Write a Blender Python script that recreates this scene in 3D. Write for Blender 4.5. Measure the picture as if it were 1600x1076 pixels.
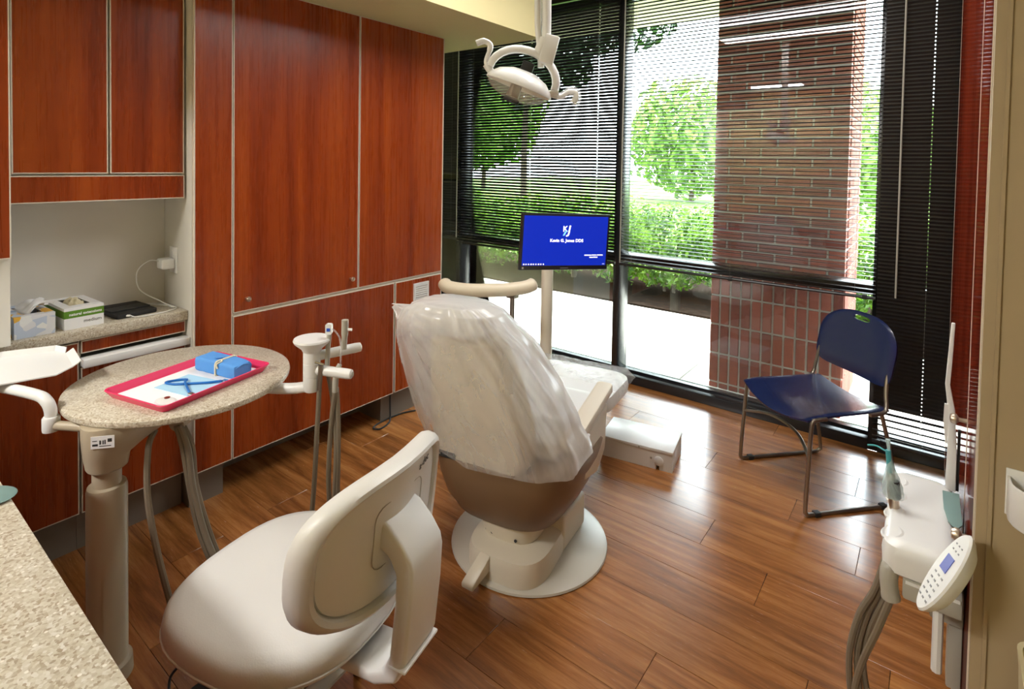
import bpy, bmesh, math, random
from math import sin, cos, pi, radians as RAD
from mathutils import Vector, Matrix, noise

for o in list(bpy.data.objects):
    bpy.data.objects.remove(o, do_unlink=True)
SC = bpy.context.scene
COL = SC.collection
random.seed(7)

# ------------------------------------------------------------------ camera
def set_camera():
    yaw, pitch, roll, f, cy = 0.653321905, 0.0286588, 0.0168328042, 863.604451, 279.837398
    fw = Vector((-sin(yaw)*cos(pitch), cos(yaw)*cos(pitch), -sin(pitch)))
    r = Vector((cos(yaw), sin(yaw), 0)); u = r.cross(fw)
    r2 = r*cos(roll) + u*sin(roll); u2 = -r*sin(roll) + u*cos(roll)
    m = Matrix((r2, u2, -fw)).transposed().to_4x4()
    m.translation = (0, 0, 1.6)
    cam = bpy.data.cameras.new('camera')
    cam.sensor_width = 36; cam.lens = f/1600*36
    cam.shift_y = -(538-cy)/1600
    cam.clip_start = 0.02
    o = bpy.data.objects.new('camera', cam); COL.objects.link(o)
    o.matrix_world = m
    SC.camera = o
set_camera()

# ------------------------------------------------------------------ world, sun, exposure
SC.view_settings.view_transform = 'Standard'
SC.view_settings.look = 'None'
SC.view_settings.exposure = 0.1
SC.view_settings.gamma = 1.0
SC.view_settings.use_curve_mapping = False

W = bpy.data.worlds.new('World'); SC.world = W; W.use_nodes = True
nt = W.node_tree; nt.nodes.clear()
wo = nt.nodes.new('ShaderNodeOutputWorld'); wb = nt.nodes.new('ShaderNodeBackground')
wb.inputs['Color'].default_value = (0.84, 0.93, 1.0, 1)
wb.inputs['Strength'].default_value = 17.0
nt.links.new(wb.outputs[0], wo.inputs[0])

sun = bpy.data.lights.new('sun', 'SUN'); sun.energy = 20.0; sun.angle = RAD(1.5); sun.color = (1, .96, .88)
so = bpy.data.objects.new('sun_offscreen', sun); COL.objects.link(so)
_el, _az = RAD(58), RAD(43)
_d = Vector((cos(_el)*cos(_az), cos(_el)*sin(_az), sin(_el)))
so.rotation_euler = _d.to_track_quat('Z', 'Y').to_euler(); so.location = (6, 8, 9)

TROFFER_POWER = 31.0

# ------------------------------------------------------------------ materials
MATS = {}
def _new(name):
    m = bpy.data.materials.new(name); m.use_nodes = True
    n = m.node_tree; n.nodes.clear()
    o = n.nodes.new('ShaderNodeOutputMaterial'); b = n.nodes.new('ShaderNodeBsdfPrincipled')
    n.links.new(b.outputs[0], o.inputs[0])
    MATS[name] = m
    return m, n, b, o
def N(n, t, **kw):
    x = n.nodes.new(t)
    for k, v in kw.items():
        if k in x.inputs: x.inputs[k].default_value = v
        else: setattr(x, k, v)
    return x
def srgb(r, g, b):
    f = lambda c: (c/255/12.92) if c/255 <= .04045 else ((c/255+.055)/1.055)**2.4
    return (f(r), f(g), f(b), 1)
def plain(name, col, rough=.5, metal=0., spec=.5, bump=0., bscale=60., var=.04, coat=0., emit=None, es=0., vscale=3.):
    m, n, b, o = _new(name)
    b.inputs['Roughness'].default_value = rough; b.inputs['Metallic'].default_value = metal
    b.inputs['Specular IOR Level'].default_value = spec; b.inputs['Coat Weight'].default_value = coat
    b.inputs['Coat Roughness'].default_value = .08
    tc = N(n, 'ShaderNodeTexCoord')
    ns = N(n, 'ShaderNodeTexNoise', Scale=vscale, Detail=3.0); n.links.new(tc.outputs['Object'], ns.inputs['Vector'])
    mx = N(n, 'ShaderNodeMix', data_type='RGBA')
    c = col
    mx.inputs[6].default_value = (c[0]*(1-var), c[1]*(1-var), c[2]*(1-var), 1)
    mx.inputs[7].default_value = (min(1, c[0]*(1+var)), min(1, c[1]*(1+var)), min(1, c[2]*(1+var)), 1)
    n.links.new(ns.outputs['Fac'], mx.inputs[0]); n.links.new(mx.outputs[2], b.inputs['Base Color'])
    if bump:
        nb = N(n, 'ShaderNodeTexNoise', Scale=bscale, Detail=2.0); n.links.new(tc.outputs['Object'], nb.inputs['Vector'])
        bp = N(n, 'ShaderNodeBump', Strength=bump, Distance=.002)
        n.links.new(nb.outputs['Fac'], bp.inputs['Height']); n.links.new(bp.outputs[0], b.inputs['Normal'])
    if emit:
        b.inputs['Emission Color'].default_value = emit; b.inputs['Emission Strength'].default_value = es
    return m
def wood(name, dark, mid, light, axis, scale, stretch, rough=.3, coat=.0, tint=.12, spec=.5):
    m, n, b, o = _new(name)
    b.inputs['Specular IOR Level'].default_value = spec
    tc = N(n, 'ShaderNodeTexCoord'); oi = N(n, 'ShaderNodeObjectInfo')
    ad = N(n, 'ShaderNodeVectorMath', operation='MULTIPLY_ADD')
    cb = N(n, 'ShaderNodeCombineXYZ')
    for k in 'XYZ': n.links.new(oi.outputs['Random'], cb.inputs[k])
    ad.inputs[1].default_value = (7.3, 5.1, 9.7)
    n.links.new(cb.outputs[0], ad.inputs[0]); n.links.new(tc.outputs['Object'], ad.inputs[2])
    mp = N(n, 'ShaderNodeMapping')
    s = [scale]*3; s[axis] = scale*stretch; mp.inputs['Scale'].default_value = s
    n.links.new(ad.outputs[0], mp.inputs['Vector'])
    n1 = N(n, 'ShaderNodeTexNoise', Scale=1.0, Detail=5.0, Roughness=.6, Distortion=.4)
    n2 = N(n, 'ShaderNodeTexNoise', Scale=9.0, Detail=3.0, Roughness=.7)
    n.links.new(mp.outputs[0], n1.inputs['Vector']); n.links.new(mp.outputs[0], n2.inputs['Vector'])
    mm = N(n, 'ShaderNodeMath', operation='MULTIPLY_ADD'); mm.inputs[1].default_value = .24
    n.links.new(n2.outputs['Fac'], mm.inputs[0]); n.links.new(n1.outputs['Fac'], mm.inputs[2])
    cr = N(n, 'ShaderNodeValToRGB')
    e = cr.color_ramp.elements; e[0].position = .40; e[0].color = dark; e[1].position = .80; e[1].color = light
    x = e.new(.60); x.color = mid
    n.links.new(mm.outputs[0], cr.inputs[0])
    hs = N(n, 'ShaderNodeHueSaturation')
    mr = N(n, 'ShaderNodeMapRange'); mr.inputs['To Min'].default_value = 1-tint; mr.inputs['To Max'].default_value = 1+tint
    n.links.new(oi.outputs['Random'], mr.inputs[0]); n.links.new(mr.outputs[0], hs.inputs['Value'])
    n.links.new(cr.outputs[0], hs.inputs['Color']); n.links.new(hs.outputs[0], b.inputs['Base Color'])
    rr = N(n, 'ShaderNodeMapRange'); rr.inputs['To Min'].default_value = rough*.85; rr.inputs['To Max'].default_value = rough*1.2
    n.links.new(n2.outputs['Fac'], rr.inputs[0]); n.links.new(rr.outputs[0], b.inputs['Roughness'])
    b.inputs['Coat Weight'].default_value = coat; b.inputs['Coat Roughness'].default_value = .12
    bp = N(n, 'ShaderNodeBump', Strength=.12, Distance=.001); n.links.new(n2.outputs['Fac'], bp.inputs['Height'])
    n.links.new(bp.outputs[0], b.inputs['Normal'])
    return m
def quartz(name):
    m, n, b, o = _new(name)
    tc = N(n, 'ShaderNodeTexCoord')
    v1 = N(n, 'ShaderNodeTexVoronoi', Scale=230.0); v2 = N(n, 'ShaderNodeTexVoronoi', Scale=120.0)
    ns = N(n, 'ShaderNodeTexNoise', Scale=40.0, Detail=4.0)
    for q in (v1, v2, ns): n.links.new(tc.outputs['Object'], q.inputs['Vector'])
    r1 = N(n, 'ShaderNodeValToRGB'); e = r1.color_ramp.elements
    e[0].position = .0; e[0].color = srgb(164, 148, 126); e[1].position = 1; e[1].color = srgb(218, 212, 200)
    x = e.new(.35); x.color = srgb(196, 186, 166); x = e.new(.7); x.color = srgb(206, 198, 180)
    sp = N(n, 'ShaderNodeSeparateColor'); n.links.new(v1.outputs['Color'], sp.inputs[0])
    n.links.new(sp.outputs[0], r1.inputs[0])
    s2 = N(n, 'ShaderNodeSeparateColor'); n.links.new(v2.outputs['Color'], s2.inputs[0])
    gt = N(n, 'ShaderNodeMath', operation='GREATER_THAN'); gt.inputs[1].default_value = .88; n.links.new(s2.outputs[1], gt.inputs[0])
    lt = N(n, 'ShaderNodeMath', operation='LESS_THAN'); lt.inputs[1].default_value = .32; n.links.new(v2.outputs['Distance'], lt.inputs[0])
    ml = N(n, 'ShaderNodeMath', operation='MULTIPLY'); n.links.new(gt.outputs[0], ml.inputs[0]); n.links.new(lt.outputs[0], ml.inputs[1])
    mx = N(n, 'ShaderNodeMix', data_type='RGBA'); mx.inputs[7].default_value = srgb(232, 226, 214)
    n.links.new(ml.outputs[0], mx.inputs[0]); n.links.new(r1.outputs[0], mx.inputs[6])
    m2 = N(n, 'ShaderNodeMix', data_type='RGBA', blend_type='MULTIPLY'); m2.inputs[0].default_value = .5
    n.links.new(mx.outputs[2], m2.inputs[6])
    rn = N(n, 'ShaderNodeValToRGB'); rn.color_ramp.elements[0].color = (.84, .82, .77, 1); rn.color_ramp.elements[1].color = (1, 1, 1, 1)
    rn.color_ramp.elements[0].position = .35; rn.color_ramp.elements[1].position = .62
    n.links.new(ns.outputs['Fac'], rn.inputs[0]); n.links.new(rn.outputs[0], m2.inputs[7])
    n.links.new(m2.outputs[2], b.inputs['Base Color'])
    b.inputs['Roughness'].default_value = .28
    return m
def glass(name, tint=(.93, .96, .95, 1), ior=1.5):
    m, n, b, o = _new(name); n.nodes.remove(b)
    tr = N(n, 'ShaderNodeBsdfTransparent'); tr.inputs[0].default_value = tint
    gl = N(n, 'ShaderNodeBsdfGlossy'); gl.inputs['Roughness'].default_value = .0
    fr = N(n, 'ShaderNodeFresnel'); fr.inputs[0].default_value = ior
    mm = N(n, 'ShaderNodeMath', operation='MULTIPLY'); mm.inputs[1].default_value = 1.5
    n.links.new(fr.outputs[0], mm.inputs[0])
    ms = N(n, 'ShaderNodeMixShader')
    n.links.new(mm.outputs[0], ms.inputs[0]); n.links.new(tr.outputs[0], ms.inputs[1]); n.links.new(gl.outputs[0], ms.inputs[2])
    n.links.new(ms.outputs[0], o.inputs[0])
    return m
def film(name, lo, hi, col=(.9, .9, .9, 1), scale=6., rough=.22, bump=.6):
    m, n, b, o = _new(name)
    b.inputs['Base Color'].default_value = col; b.inputs['Roughness'].default_value = rough
    b.inputs['Specular IOR Level'].default_value = .7
    tc = N(n, 'ShaderNodeTexCoord')
    mp = N(n, 'ShaderNodeMapping'); mp.inputs['Rotation'].default_value = (.5, .4, .3); mp.inputs['Scale'].default_value = (1, 1, .35)
    n.links.new(tc.outputs['Object'], mp.inputs[0])
    ns = N(n, 'ShaderNodeTexNoise', Scale=scale, Detail=5.0, Roughness=.6, Distortion=1.2); n.links.new(mp.outputs[0], ns.inputs['Vector'])
    mr = N(n, 'ShaderNodeMapRange'); mr.inputs['From Min'].default_value = .3; mr.inputs['From Max'].default_value = .7
    mr.inputs['To Min'].default_value = lo; mr.inputs['To Max'].default_value = hi
    n.links.new(ns.outputs['Fac'], mr.inputs[0])
    tl = N(n, 'ShaderNodeBsdfTranslucent'); tl.inputs[0].default_value = col
    m0 = N(n, 'ShaderNodeMixShader'); m0.inputs[0].default_value = .35
    n.links.new(b.outputs[0], m0.inputs[1]); n.links.new(tl.outputs[0], m0.inputs[2])
    tr = N(n, 'ShaderNodeBsdfTransparent')
    ms = N(n, 'ShaderNodeMixShader'); n.links.new(mr.outputs[0], ms.inputs[0])
    n.links.new(tr.outputs[0], ms.inputs[1]); n.links.new(m0.outputs[0], ms.inputs[2]); n.links.new(ms.outputs[0], o.inputs[0])
    bp = N(n, 'ShaderNodeBump', Strength=bump, Distance=.012); n.links.new(ns.outputs['Fac'], bp.inputs['Height'])
    n.links.new(bp.outputs[0], b.inputs['Normal'])
    return m
def leafmat(name, a, c, trans=.45):
    m, n, b, o = _new(name)
    tc = N(n, 'ShaderNodeTexCoord'); ns = N(n, 'ShaderNodeTexNoise', Scale=4.0, Detail=3.0)
    n.links.new(tc.outputs['Object'], ns.inputs['Vector'])
    mx = N(n, 'ShaderNodeMix', data_type='RGBA'); mx.inputs[6].default_value = a; mx.inputs[7].default_value = c
    mr = N(n, 'ShaderNodeMapRange'); mr.inputs['From Min'].default_value = .35; mr.inputs['From Max'].default_value = .65
    n.links.new(ns.outputs['Fac'], mr.inputs[0]); n.links.new(mr.outputs[0], mx.inputs[0]); n.links.new(mx.outputs[2], b.inputs['Base Color'])
    b.inputs['Roughness'].default_value = .4
    tl = N(n, 'ShaderNodeBsdfTranslucent'); n.links.new(mx.outputs[2], tl.inputs[0])
    ms = N(n, 'ShaderNodeMixShader'); ms.inputs[0].default_value = trans
    n.links.new(b.outputs[0], ms.inputs[1]); n.links.new(tl.outputs[0], ms.inputs[2]); n.links.new(ms.outputs[0], o.inputs[0])
    return m
def brickmat(name, a, c):
    m, n, b, o = _new(name)
    oi = N(n, 'ShaderNodeObjectInfo'); tc = N(n, 'ShaderNodeTexCoord'); ns = N(n, 'ShaderNodeTexNoise', Scale=35.0, Detail=4.0)
    n.links.new(tc.outputs['Object'], ns.inputs['Vector'])
    ad = N(n, 'ShaderNodeMath', operation='MULTIPLY_ADD'); ad.inputs[1].default_value = .5
    n.links.new(ns.outputs['Fac'], ad.inputs[0])
    ml = N(n, 'ShaderNodeMath', operation='MULTIPLY'); ml.inputs[1].default_value = .6; n.links.new(oi.outputs['Random'], ml.inputs[0])
    n.links.new(ml.outputs[0], ad.inputs[2])
    mx = N(n, 'ShaderNodeMix', data_type='RGBA'); mx.inputs[6].default_value = a; mx.inputs[7].default_value = c
    n.links.new(ad.outputs[0], mx.inputs[0]); n.links.new(mx.outputs[2], b.inputs['Base Color'])
    b.inputs['Roughness'].default_value = .85
    bp = N(n, 'ShaderNodeBump', Strength=.5, Distance=.003); n.links.new(ns.outputs['Fac'], bp.inputs['Height']); n.links.new(bp.outputs[0], b.inputs['Normal'])
    return m
def tissueprint(name):
    m, n, b, o = _new(name)
    tc = N(n, 'ShaderNodeTexCoord'); v = N(n, 'ShaderNodeTexVoronoi', Scale=33.0); n.links.new(tc.outputs['Object'], v.inputs['Vector'])
    sp = N(n, 'ShaderNodeSeparateColor'); n.links.new(v.outputs['Color'], sp.inputs[0])
    r = N(n, 'ShaderNodeValToRGB'); r.color_ramp.interpolation = 'CONSTANT'; e = r.color_ramp.elements
    e[0].color = srgb(196, 208, 228); e[1].position = .30; e[1].color = srgb(226, 228, 234)
    x = e.new(.62); x.color = srgb(150, 170, 205); x = e.new(.70); x.color = srgb(232, 182, 72); x = e.new(.9); x.color = srgb(236, 238, 240)
    n.links.new(sp.outputs[0], r.inputs[0]); n.links.new(r.outputs[0], b.inputs['Base Color']); b.inputs['Roughness'].default_value = .6
    return m

cherry = wood('cherry_laminate', srgb(112, 39, 8), srgb(140, 54, 12), srgb(162, 72, 20), 2, 7., .04, rough=.27, tint=.05)
oak = wood('oak_plank', srgb(112, 66, 30), srgb(150, 94, 46), srgb(180, 122, 66), 0, 26., .08, rough=.25, tint=.11, spec=1.0, coat=.25)
QZ = quartz('quartz')
GLASS = glass('window_glass')
edge = plain('edge_band', srgb(214, 204, 188), .45)
greylam = plain('grey_laminate', srgb(212, 208, 199), .5)
toemat = plain('toe_kick', srgb(120, 110, 98), .5)
black = plain('black_metal', (.012, .012, .014, 1), .35)
frameblk = plain('frame_black', (.016, .016, .018, 1), .22)
slatmat = plain('blind_slat', (.012, .0115, .012, 1), .33, spec=.5)
cordm = plain('blind_cord', srgb(110, 106, 100), .7)
wallm = plain('wall_paint', srgb(200, 187, 140), .8, bump=.1, bscale=200)
ceilm = plain('ceiling_paint', srgb(226, 222, 208), .9)
cream = plain('cream_vinyl', srgb(216, 214, 209), .38, bump=.12, bscale=250)
creamhard = plain('cream_plastic', srgb(214, 204, 184), .38)
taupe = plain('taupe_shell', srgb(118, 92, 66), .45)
whitep = plain('white_plastic', srgb(230, 230, 228), .32)
greyp = plain('grey_plastic', srgb(172, 168, 156), .4)
beigep = plain('beige_enamel', srgb(182, 168, 144), .38)
bluep = plain('navy_plastic', srgb(26, 36, 74), .25, coat=.3)
steel = plain('steel_tube', srgb(150, 142, 130), .3, metal=.9)
nickel = plain('nickel', srgb(205, 190, 172), .36, metal=1.)
chrome = plain('chrome', srgb(205, 205, 205), .15, metal=1.)
hosem = plain('hose', srgb(122, 110, 92), .5)
pink = plain('pink_tray', srgb(228, 40, 96), .35)
wrapblue = plain('blue_wrap', srgb(84, 150, 222), .75, bump=.5, bscale=90)
paperb = plain('light_blue_paper', srgb(170, 212, 236), .8)
paperw = plain('white_paper', srgb(240, 241, 243), .8)
tubeblue = plain('blue_tubing', srgb(24, 108, 186), .35)
cottonm = plain('cotton', srgb(232, 222, 190), .9)
rubber = plain('black_rubber', (.015, .015, .015, 1), .6)
teal = plain('teal_silicone', srgb(118, 146, 142), .5)
screenblue = plain('screen_blue', srgb(6, 30, 140), .25, emit=srgb(8, 36, 158), es=1.0, var=0)
screenwhite = plain('screen_white', (1, 1, 1, 1), .3, emit=(1, 1, 1, 1), es=1.0, var=0)
screencyan = plain('screen_cyan', srgb(120, 190, 240), .3, emit=srgb(120, 190, 240), es=.9, var=0)
ink = plain('dark_ink', (.03, .03, .03, 1), .6)
inkgrey = plain('grey_ink', srgb(96, 98, 100), .6)
inkblue = plain('blue_ink', srgb(30, 84, 200), .5)
green = plain('green_print', srgb(92, 140, 30), .55)
lcd = plain('lcd', srgb(96, 104, 190), .3)
brickfront = brickmat('brick', srgb(96, 44, 36), srgb(150, 82, 66))
mortar = plain('mortar', srgb(172, 167, 158), .95, bump=.3, bscale=150)
concrete = plain('concrete', srgb(206, 204, 198), .9, bump=.2, bscale=80, var=.06)
mulch = plain('mulch', srgb(34, 28, 24), 1., spec=0., bump=1., bscale=60, var=.4, vscale=40)
grassm = plain('lawn', srgb(96, 128, 48), 1., var=.3, vscale=2)
leaf1 = leafmat('hedge_leaf', srgb(44, 84, 20), srgb(120, 160, 44))
leaf2 = leafmat('tree_leaf', srgb(70, 108, 40), srgb(150, 186, 90), .55)
leaf3 = leafmat('dark_tree_leaf', srgb(18, 38, 14), srgb(44, 74, 28), .25)
barkm = plain('bark', srgb(92, 80, 68), 1., bump=.8, bscale=40)
soffitout = plain('exterior_soffit', srgb(214, 204, 178), .8)
bag = film('plastic_bag', .24, .46, scale=4., rough=.16, bump=.35)
clearfilm = film('clear_film', .10, .38, scale=9., rough=.15, bump=1.)
def layered(m):
    # the rear of the bag is a single stretched layer; the gathered sides and top are many layers of film
    n = m.node_tree; ms = [q for q in n.nodes if q.type == 'MIX_SHADER' and q.outputs[0].links[0].to_node.type == 'OUTPUT_MATERIAL'][0]
    src = ms.inputs[0].links[0].from_socket
    tc = [q for q in n.nodes if q.type == 'TEX_COORD'][0]
    sp = N(n, 'ShaderNodeSeparateXYZ'); n.links.new(tc.outputs['Object'], sp.inputs[0])
    # signed distance forward of the leaning rear face
    fw_ = N(n, 'ShaderNodeMath', operation='MULTIPLY_ADD'); fw_.inputs[1].default_value = .30; n.links.new(sp.outputs['Z'], fw_.inputs[0]); n.links.new(sp.outputs['Y'], fw_.inputs[2])
    a = N(n, 'ShaderNodeMapRange'); a.inputs['From Min'].default_value = -.21; a.inputs['From Max'].default_value = -.10; a.inputs['To Max'].default_value = .62
    n.links.new(fw_.outputs[0], a.inputs[0])
    b = N(n, 'ShaderNodeMapRange'); b.inputs['From Min'].default_value = .98; b.inputs['From Max'].default_value = 1.10; b.inputs['To Max'].default_value = .5
    n.links.new(sp.outputs['Z'], b.inputs[0])
    c = N(n, 'ShaderNodeMath', operation='ADD'); n.links.new(a.outputs[0], c.inputs[0]); n.links.new(b.outputs[0], c.inputs[1])
    d = N(n, 'ShaderNodeMath', operation='ADD', use_clamp=True); n.links.new(c.outputs[0], d.inputs[0]); n.links.new(src, d.inputs[1])
    e = N(n, 'ShaderNodeMath', operation='MINIMUM'); e.inputs[1].default_value = .93; n.links.new(d.outputs[0], e.inputs[0])
    n.links.new(e.outputs[0], ms.inputs[0])
bag = film('plastic_bag', .20, .40, scale=4., rough=.14, bump=.4)
layered(bag)
tissuem = plain('tissue', srgb(240, 240, 242), .9)
tissuebox = tissueprint('tissue_box_print')
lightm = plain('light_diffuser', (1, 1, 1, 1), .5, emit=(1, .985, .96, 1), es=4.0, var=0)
lens = film('lamp_lens', .10, .20, col=(.92, .90, .82, 1), scale=3., rough=.08, bump=.0)
reflm = plain('reflector', srgb(232, 228, 212), .15)

# ------------------------------------------------------------------ geometry helpers
def cr(pts, n=8, closed=False):
    P = [Vector(p) for p in pts]; out = []
    m = len(P)
    for i in range(m if closed else m-1):
        g = (lambda k: P[k % m]) if closed else (lambda k: P[max(0, min(m-1, k))])
        a, b, c, d = g(i-1), g(i), g(i+1), g(i+2)
        for j in range(n):
            t = j/n
            out.append(.5*((2*b)+(c-a)*t+(2*a-5*b+4*c-d)*t*t+(3*b-a-3*c+d)*t**3))
    if not closed: out.append(P[-1])
    return out
class MB:
    def __init__(s): s.v = []; s.f = []
    def add(s, vs, fs):
        k = len(s.v); s.v += [tuple(p) for p in vs]; s.f += [tuple(i+k for i in q) for q in fs]; return s
    def box(s, x0, x1, y0, y1, z0, z1, M=None):
        vs = [Vector(p) for p in ((x0,y0,z0),(x1,y0,z0),(x1,y1,z0),(x0,y1,z0),(x0,y0,z1),(x1,y0,z1),(x1,y1,z1),(x0,y1,z1))]
        if M: vs = [M@p for p in vs]
        return s.add(vs, [(0,3,2,1),(4,5,6,7),(0,1,5,4),(1,2,6,5),(2,3,7,6),(3,0,4,7)])
    def rings(s, R, closed=True, cap0=True, cap1=True):
        n = len(R[0]); vs = [p for r in R for p in r]; fs = []
        for i in range(len(R)-1):
            for j in range(n if closed else n-1):
                k = (j+1) % n
                fs.append((i*n+j, i*n+k, (i+1)*n+k, (i+1)*n+j))
        if cap0: fs.append(tuple(range(n))[::-1])
        if cap1: fs.append(tuple(range((len(R)-1)*n, len(R)*n)))
        return s.add(vs, fs)
    def tube(s, pts, r, n=10, caps=True, sx=1., closed=False):
        P = [Vector(p) for p in pts]; m = len(P)
        T = []
        for i in range(m):
            if closed: d = P[(i+1) % m]-P[i-1]
            else: d = P[min(i+1, m-1)]-P[max(i-1, 0)]
            T.append(d.normalized())
        up = Vector((0,0,1)) if abs(T[0].z) < .95 else Vector((1,0,0))
        a = (up - T[0]*up.dot(T[0])).normalized(); R = []
        for i in range(m):
            a = (a - T[i]*a.dot(T[i])).normalized(); b = T[i].cross(a)
            rr = r[i] if isinstance(r, (list, tuple)) else r
            R.append([P[i]+(a*cos(2*pi*j/n)*sx+b*sin(2*pi*j/n))*rr for j in range(n)])
        if closed: R.append(R[0]); return s.rings(R, cap0=False, cap1=False)
        return s.rings(R, cap0=caps, cap1=caps)
    def lathe(s, prof, n=24, M=None, sx=1., sy=1.):
        R = []
        for r, z in prof:
            ring = [Vector((r*cos(2*pi*j/n)*sx, r*sin(2*pi*j/n)*sy, z)) for j in range(n)]
            if M: ring = [M@p for p in ring]
            R.append(ring)
        return s.rings(R)
    def prism(s, poly, z0, z1, M=None):
        a = [Vector((p[0], p[1], z0)) for p in poly]; b = [Vector((p[0], p[1], z1)) for p in poly]
        if M: a = [M@p for p in a]; b = [M@p for p in b]
        return s.rings([a, b])
    def grid(s, fn, nu, nv):
        vs = [fn(i/nu, j/nv) for i in range(nu+1) for j in range(nv+1)]
        fs = [(i*(nv+1)+j, (i+1)*(nv+1)+j, (i+1)*(nv+1)+j+1, i*(nv+1)+j+1) for i in range(nu) for j in range(nv)]
        return s.add(vs, fs)
    def mesh(s, name, mat, bevel=0., seg=2, smooth=True, sub=0, thick=0., angle=38):
        me = bpy.data.meshes.new(name); me.from_pydata(s.v, [], s.f)
        bm = bmesh.new(); bm.from_mesh(me)
        bmesh.ops.recalc_face_normals(bm, faces=bm.faces)
        if thick: bmesh.ops.solidify(bm, geom=bm.faces[:], thickness=thick)
        if bevel:
            es = [e for e in bm.edges if len(e.link_faces) == 2 and e.calc_face_angle(0) > RAD(25)]
            bmesh.ops.bevel(bm, geom=es, offset=bevel, segments=seg, profile=.5, affect='EDGES', clamp_overlap=True)
        if sub:
            for _ in range(sub):
                bmesh.ops.subdivide_edges(bm, edges=bm.edges[:], cuts=1, use_grid_fill=True, smooth=1.0)
        bm.to_mesh(me); bm.free()
        if smooth:
            for p in me.polygons: p.use_smooth = True
            me.set_sharp_from_angle(angle=RAD(angle))
        me.materials.append(mat)
        return me
    def build(s, name, mat, parent=None, label=None, subd=0, **kw):
        me = s.mesh(name, mat, **kw)
        o = bpy.data.objects.new(name, me); COL.objects.link(o)
        if parent is not None: o.parent = parent
        if label: o['label'] = label
        if subd:
            md = o.modifiers.new('subdivision', 'SUBSURF'); md.levels = subd; md.render_levels = subd
        return o
def tag(o, label=None, cat=None, group=None, kind=None):
    if label: o['label'] = label
    if cat: o['category'] = cat
    if group: o['group'] = group
    if kind: o['kind'] = kind
    return o
def thing(name, label, cat, loc=(0,0,0), rz=0, group=None, M=None):
    o = bpy.data.objects.new(name, None); COL.objects.link(o); o.empty_display_size = .05
    if M is not None: o.matrix_world = M
    else: o.location = loc; o.rotation_euler = (0, 0, rz)
    return tag(o, label, cat, group)
def struct(name, o_or_none=None, label=None):
    o = o_or_none
    if o is None:
        o = bpy.data.objects.new(name, None); COL.objects.link(o)
    o['kind'] = 'structure'
    if label: o['label'] = label
    return o
def box(name, b, mat, parent=None, bevel=0., label=None, **kw):
    return MB().box(*b).build(name, mat, parent, bevel=bevel, label=label, **kw)
def inst(src, name, parent, loc=(0,0,0), rot=(0,0,0), scale=(1,1,1)):
    o = bpy.data.objects.new(name, src); COL.objects.link(o)
    o.parent = parent; o.location = loc; o.rotation_euler = rot; o.scale = scale
    return o
def text(body, size, mat, M, name, parent, extrude=.0004, bold=0., align='CENTER', shear=0., spacing=1.):
    cu = bpy.data.curves.new(name, 'FONT'); cu.body = body; cu.size = size; cu.align_x = align; cu.align_y = 'CENTER'
    cu.extrude = extrude; cu.offset = bold; cu.shear = shear; cu.space_character = spacing; cu.resolution_u = 2
    t = bpy.data.objects.new('tmp', cu); COL.objects.link(t)
    dg = bpy.context.evaluated_depsgraph_get(); dg.update()
    me = bpy.data.meshes.new_from_object(t.evaluated_get(dg)); bpy.data.objects.remove(t); bpy.data.curves.remove(cu)
    me.name = name; me.materials.clear(); me.materials.append(mat); me.transform(M)
    o = bpy.data.objects.new(name, me); COL.objects.link(o); o.parent = parent
    return o
def frameM(x, y, z, org):           # matrix from three axes and an origin
    m = Matrix((Vector(x), Vector(y), Vector(z))).transposed().to_4x4(); m.translation = Vector(org); return m
def rrect(x0, x1, y0, y1, r, n=5):
    out = []
    for cx, cy, a in ((x1-r, y1-r, 0), (x0+r, y1-r, 90), (x0+r, y0+r, 180), (x1-r, y0+r, 270)):
        for i in range(n+1):
            t = RAD(a+90*i/n); out.append((cx+r*cos(t), cy+r*sin(t)))
    return out
def sring(cx, cy, z, a, b, n=28, e=2.6):
    out = []
    for j in range(n):
        t = 2*pi*j/n; c, s_ = cos(t), sin(t)
        out.append(Vector((cx+a*math.copysign(abs(c)**(2/e), c), cy+b*math.copysign(abs(s_)**(2/e), s_), z)))
    return out

# ================================================================== ROOM SHELL
CEIL = 2.88
fl = struct('floor', box('floor', (-5.2, 1.5, -2.3, 3.73, -.06, -.004), plain('subfloor', srgb(50, 28, 12), .8)), 'warm brown wood plank floor')
JOINT = {-1: -.267, 0: -.065, 1: -.478, 2: -.745, 3: -.203, 4: -.482, 5: -.923, 6: -.264}
PW, PL = .2045, 1.22
for i in range(-11, 9):
    y0 = 1.918+PW*i; y1 = min(y0+PW, 3.728)
    j0 = JOINT.get(i, random.uniform(-1.2, 0))
    k = -4
    while j0+k*PL < 1.2:
        xa, xb = max(j0+k*PL, -5.1), min(j0+(k+1)*PL, 1.4); k += 1
        if xb < -3.9 or xb-xa < .02: continue
        me = MB().box(-(xb-xa)/2+.0007, (xb-xa)/2-.0007, -(y1-y0)/2+.0006, (y1-y0)/2-.0006, -.004, 0).mesh('plank', oak, bevel=.0008, seg=1)
        inst(me, 'plank', fl, ((xa+xb)/2, (y0+y1)/2, 0))
struct('ceiling', box('ceiling', (-5.2, 1.5, -2.3, 3.9, CEIL, CEIL+.1), ceilm))
struct('trim_1', box('trim_1', (-5.2, -2.075, -.45, 3.0, 2.418, CEIL), wallm), 'beige painted ceiling soffit above the tall cherry cabinets')
struct('wall_left', box('wall_left', (-3.05, -2.915, -2.3, 2.6, 0, CEIL), greylam))
struct('wall_alcove', box('wall_alcove', (-5.2, -3.05, 2.5, 2.6, 0, CEIL), wallm))
struct('wall_far_left', box('wall_far_left', (-5.3, -5.2, 2.5, 3.9, 0, CEIL), wallm))
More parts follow.
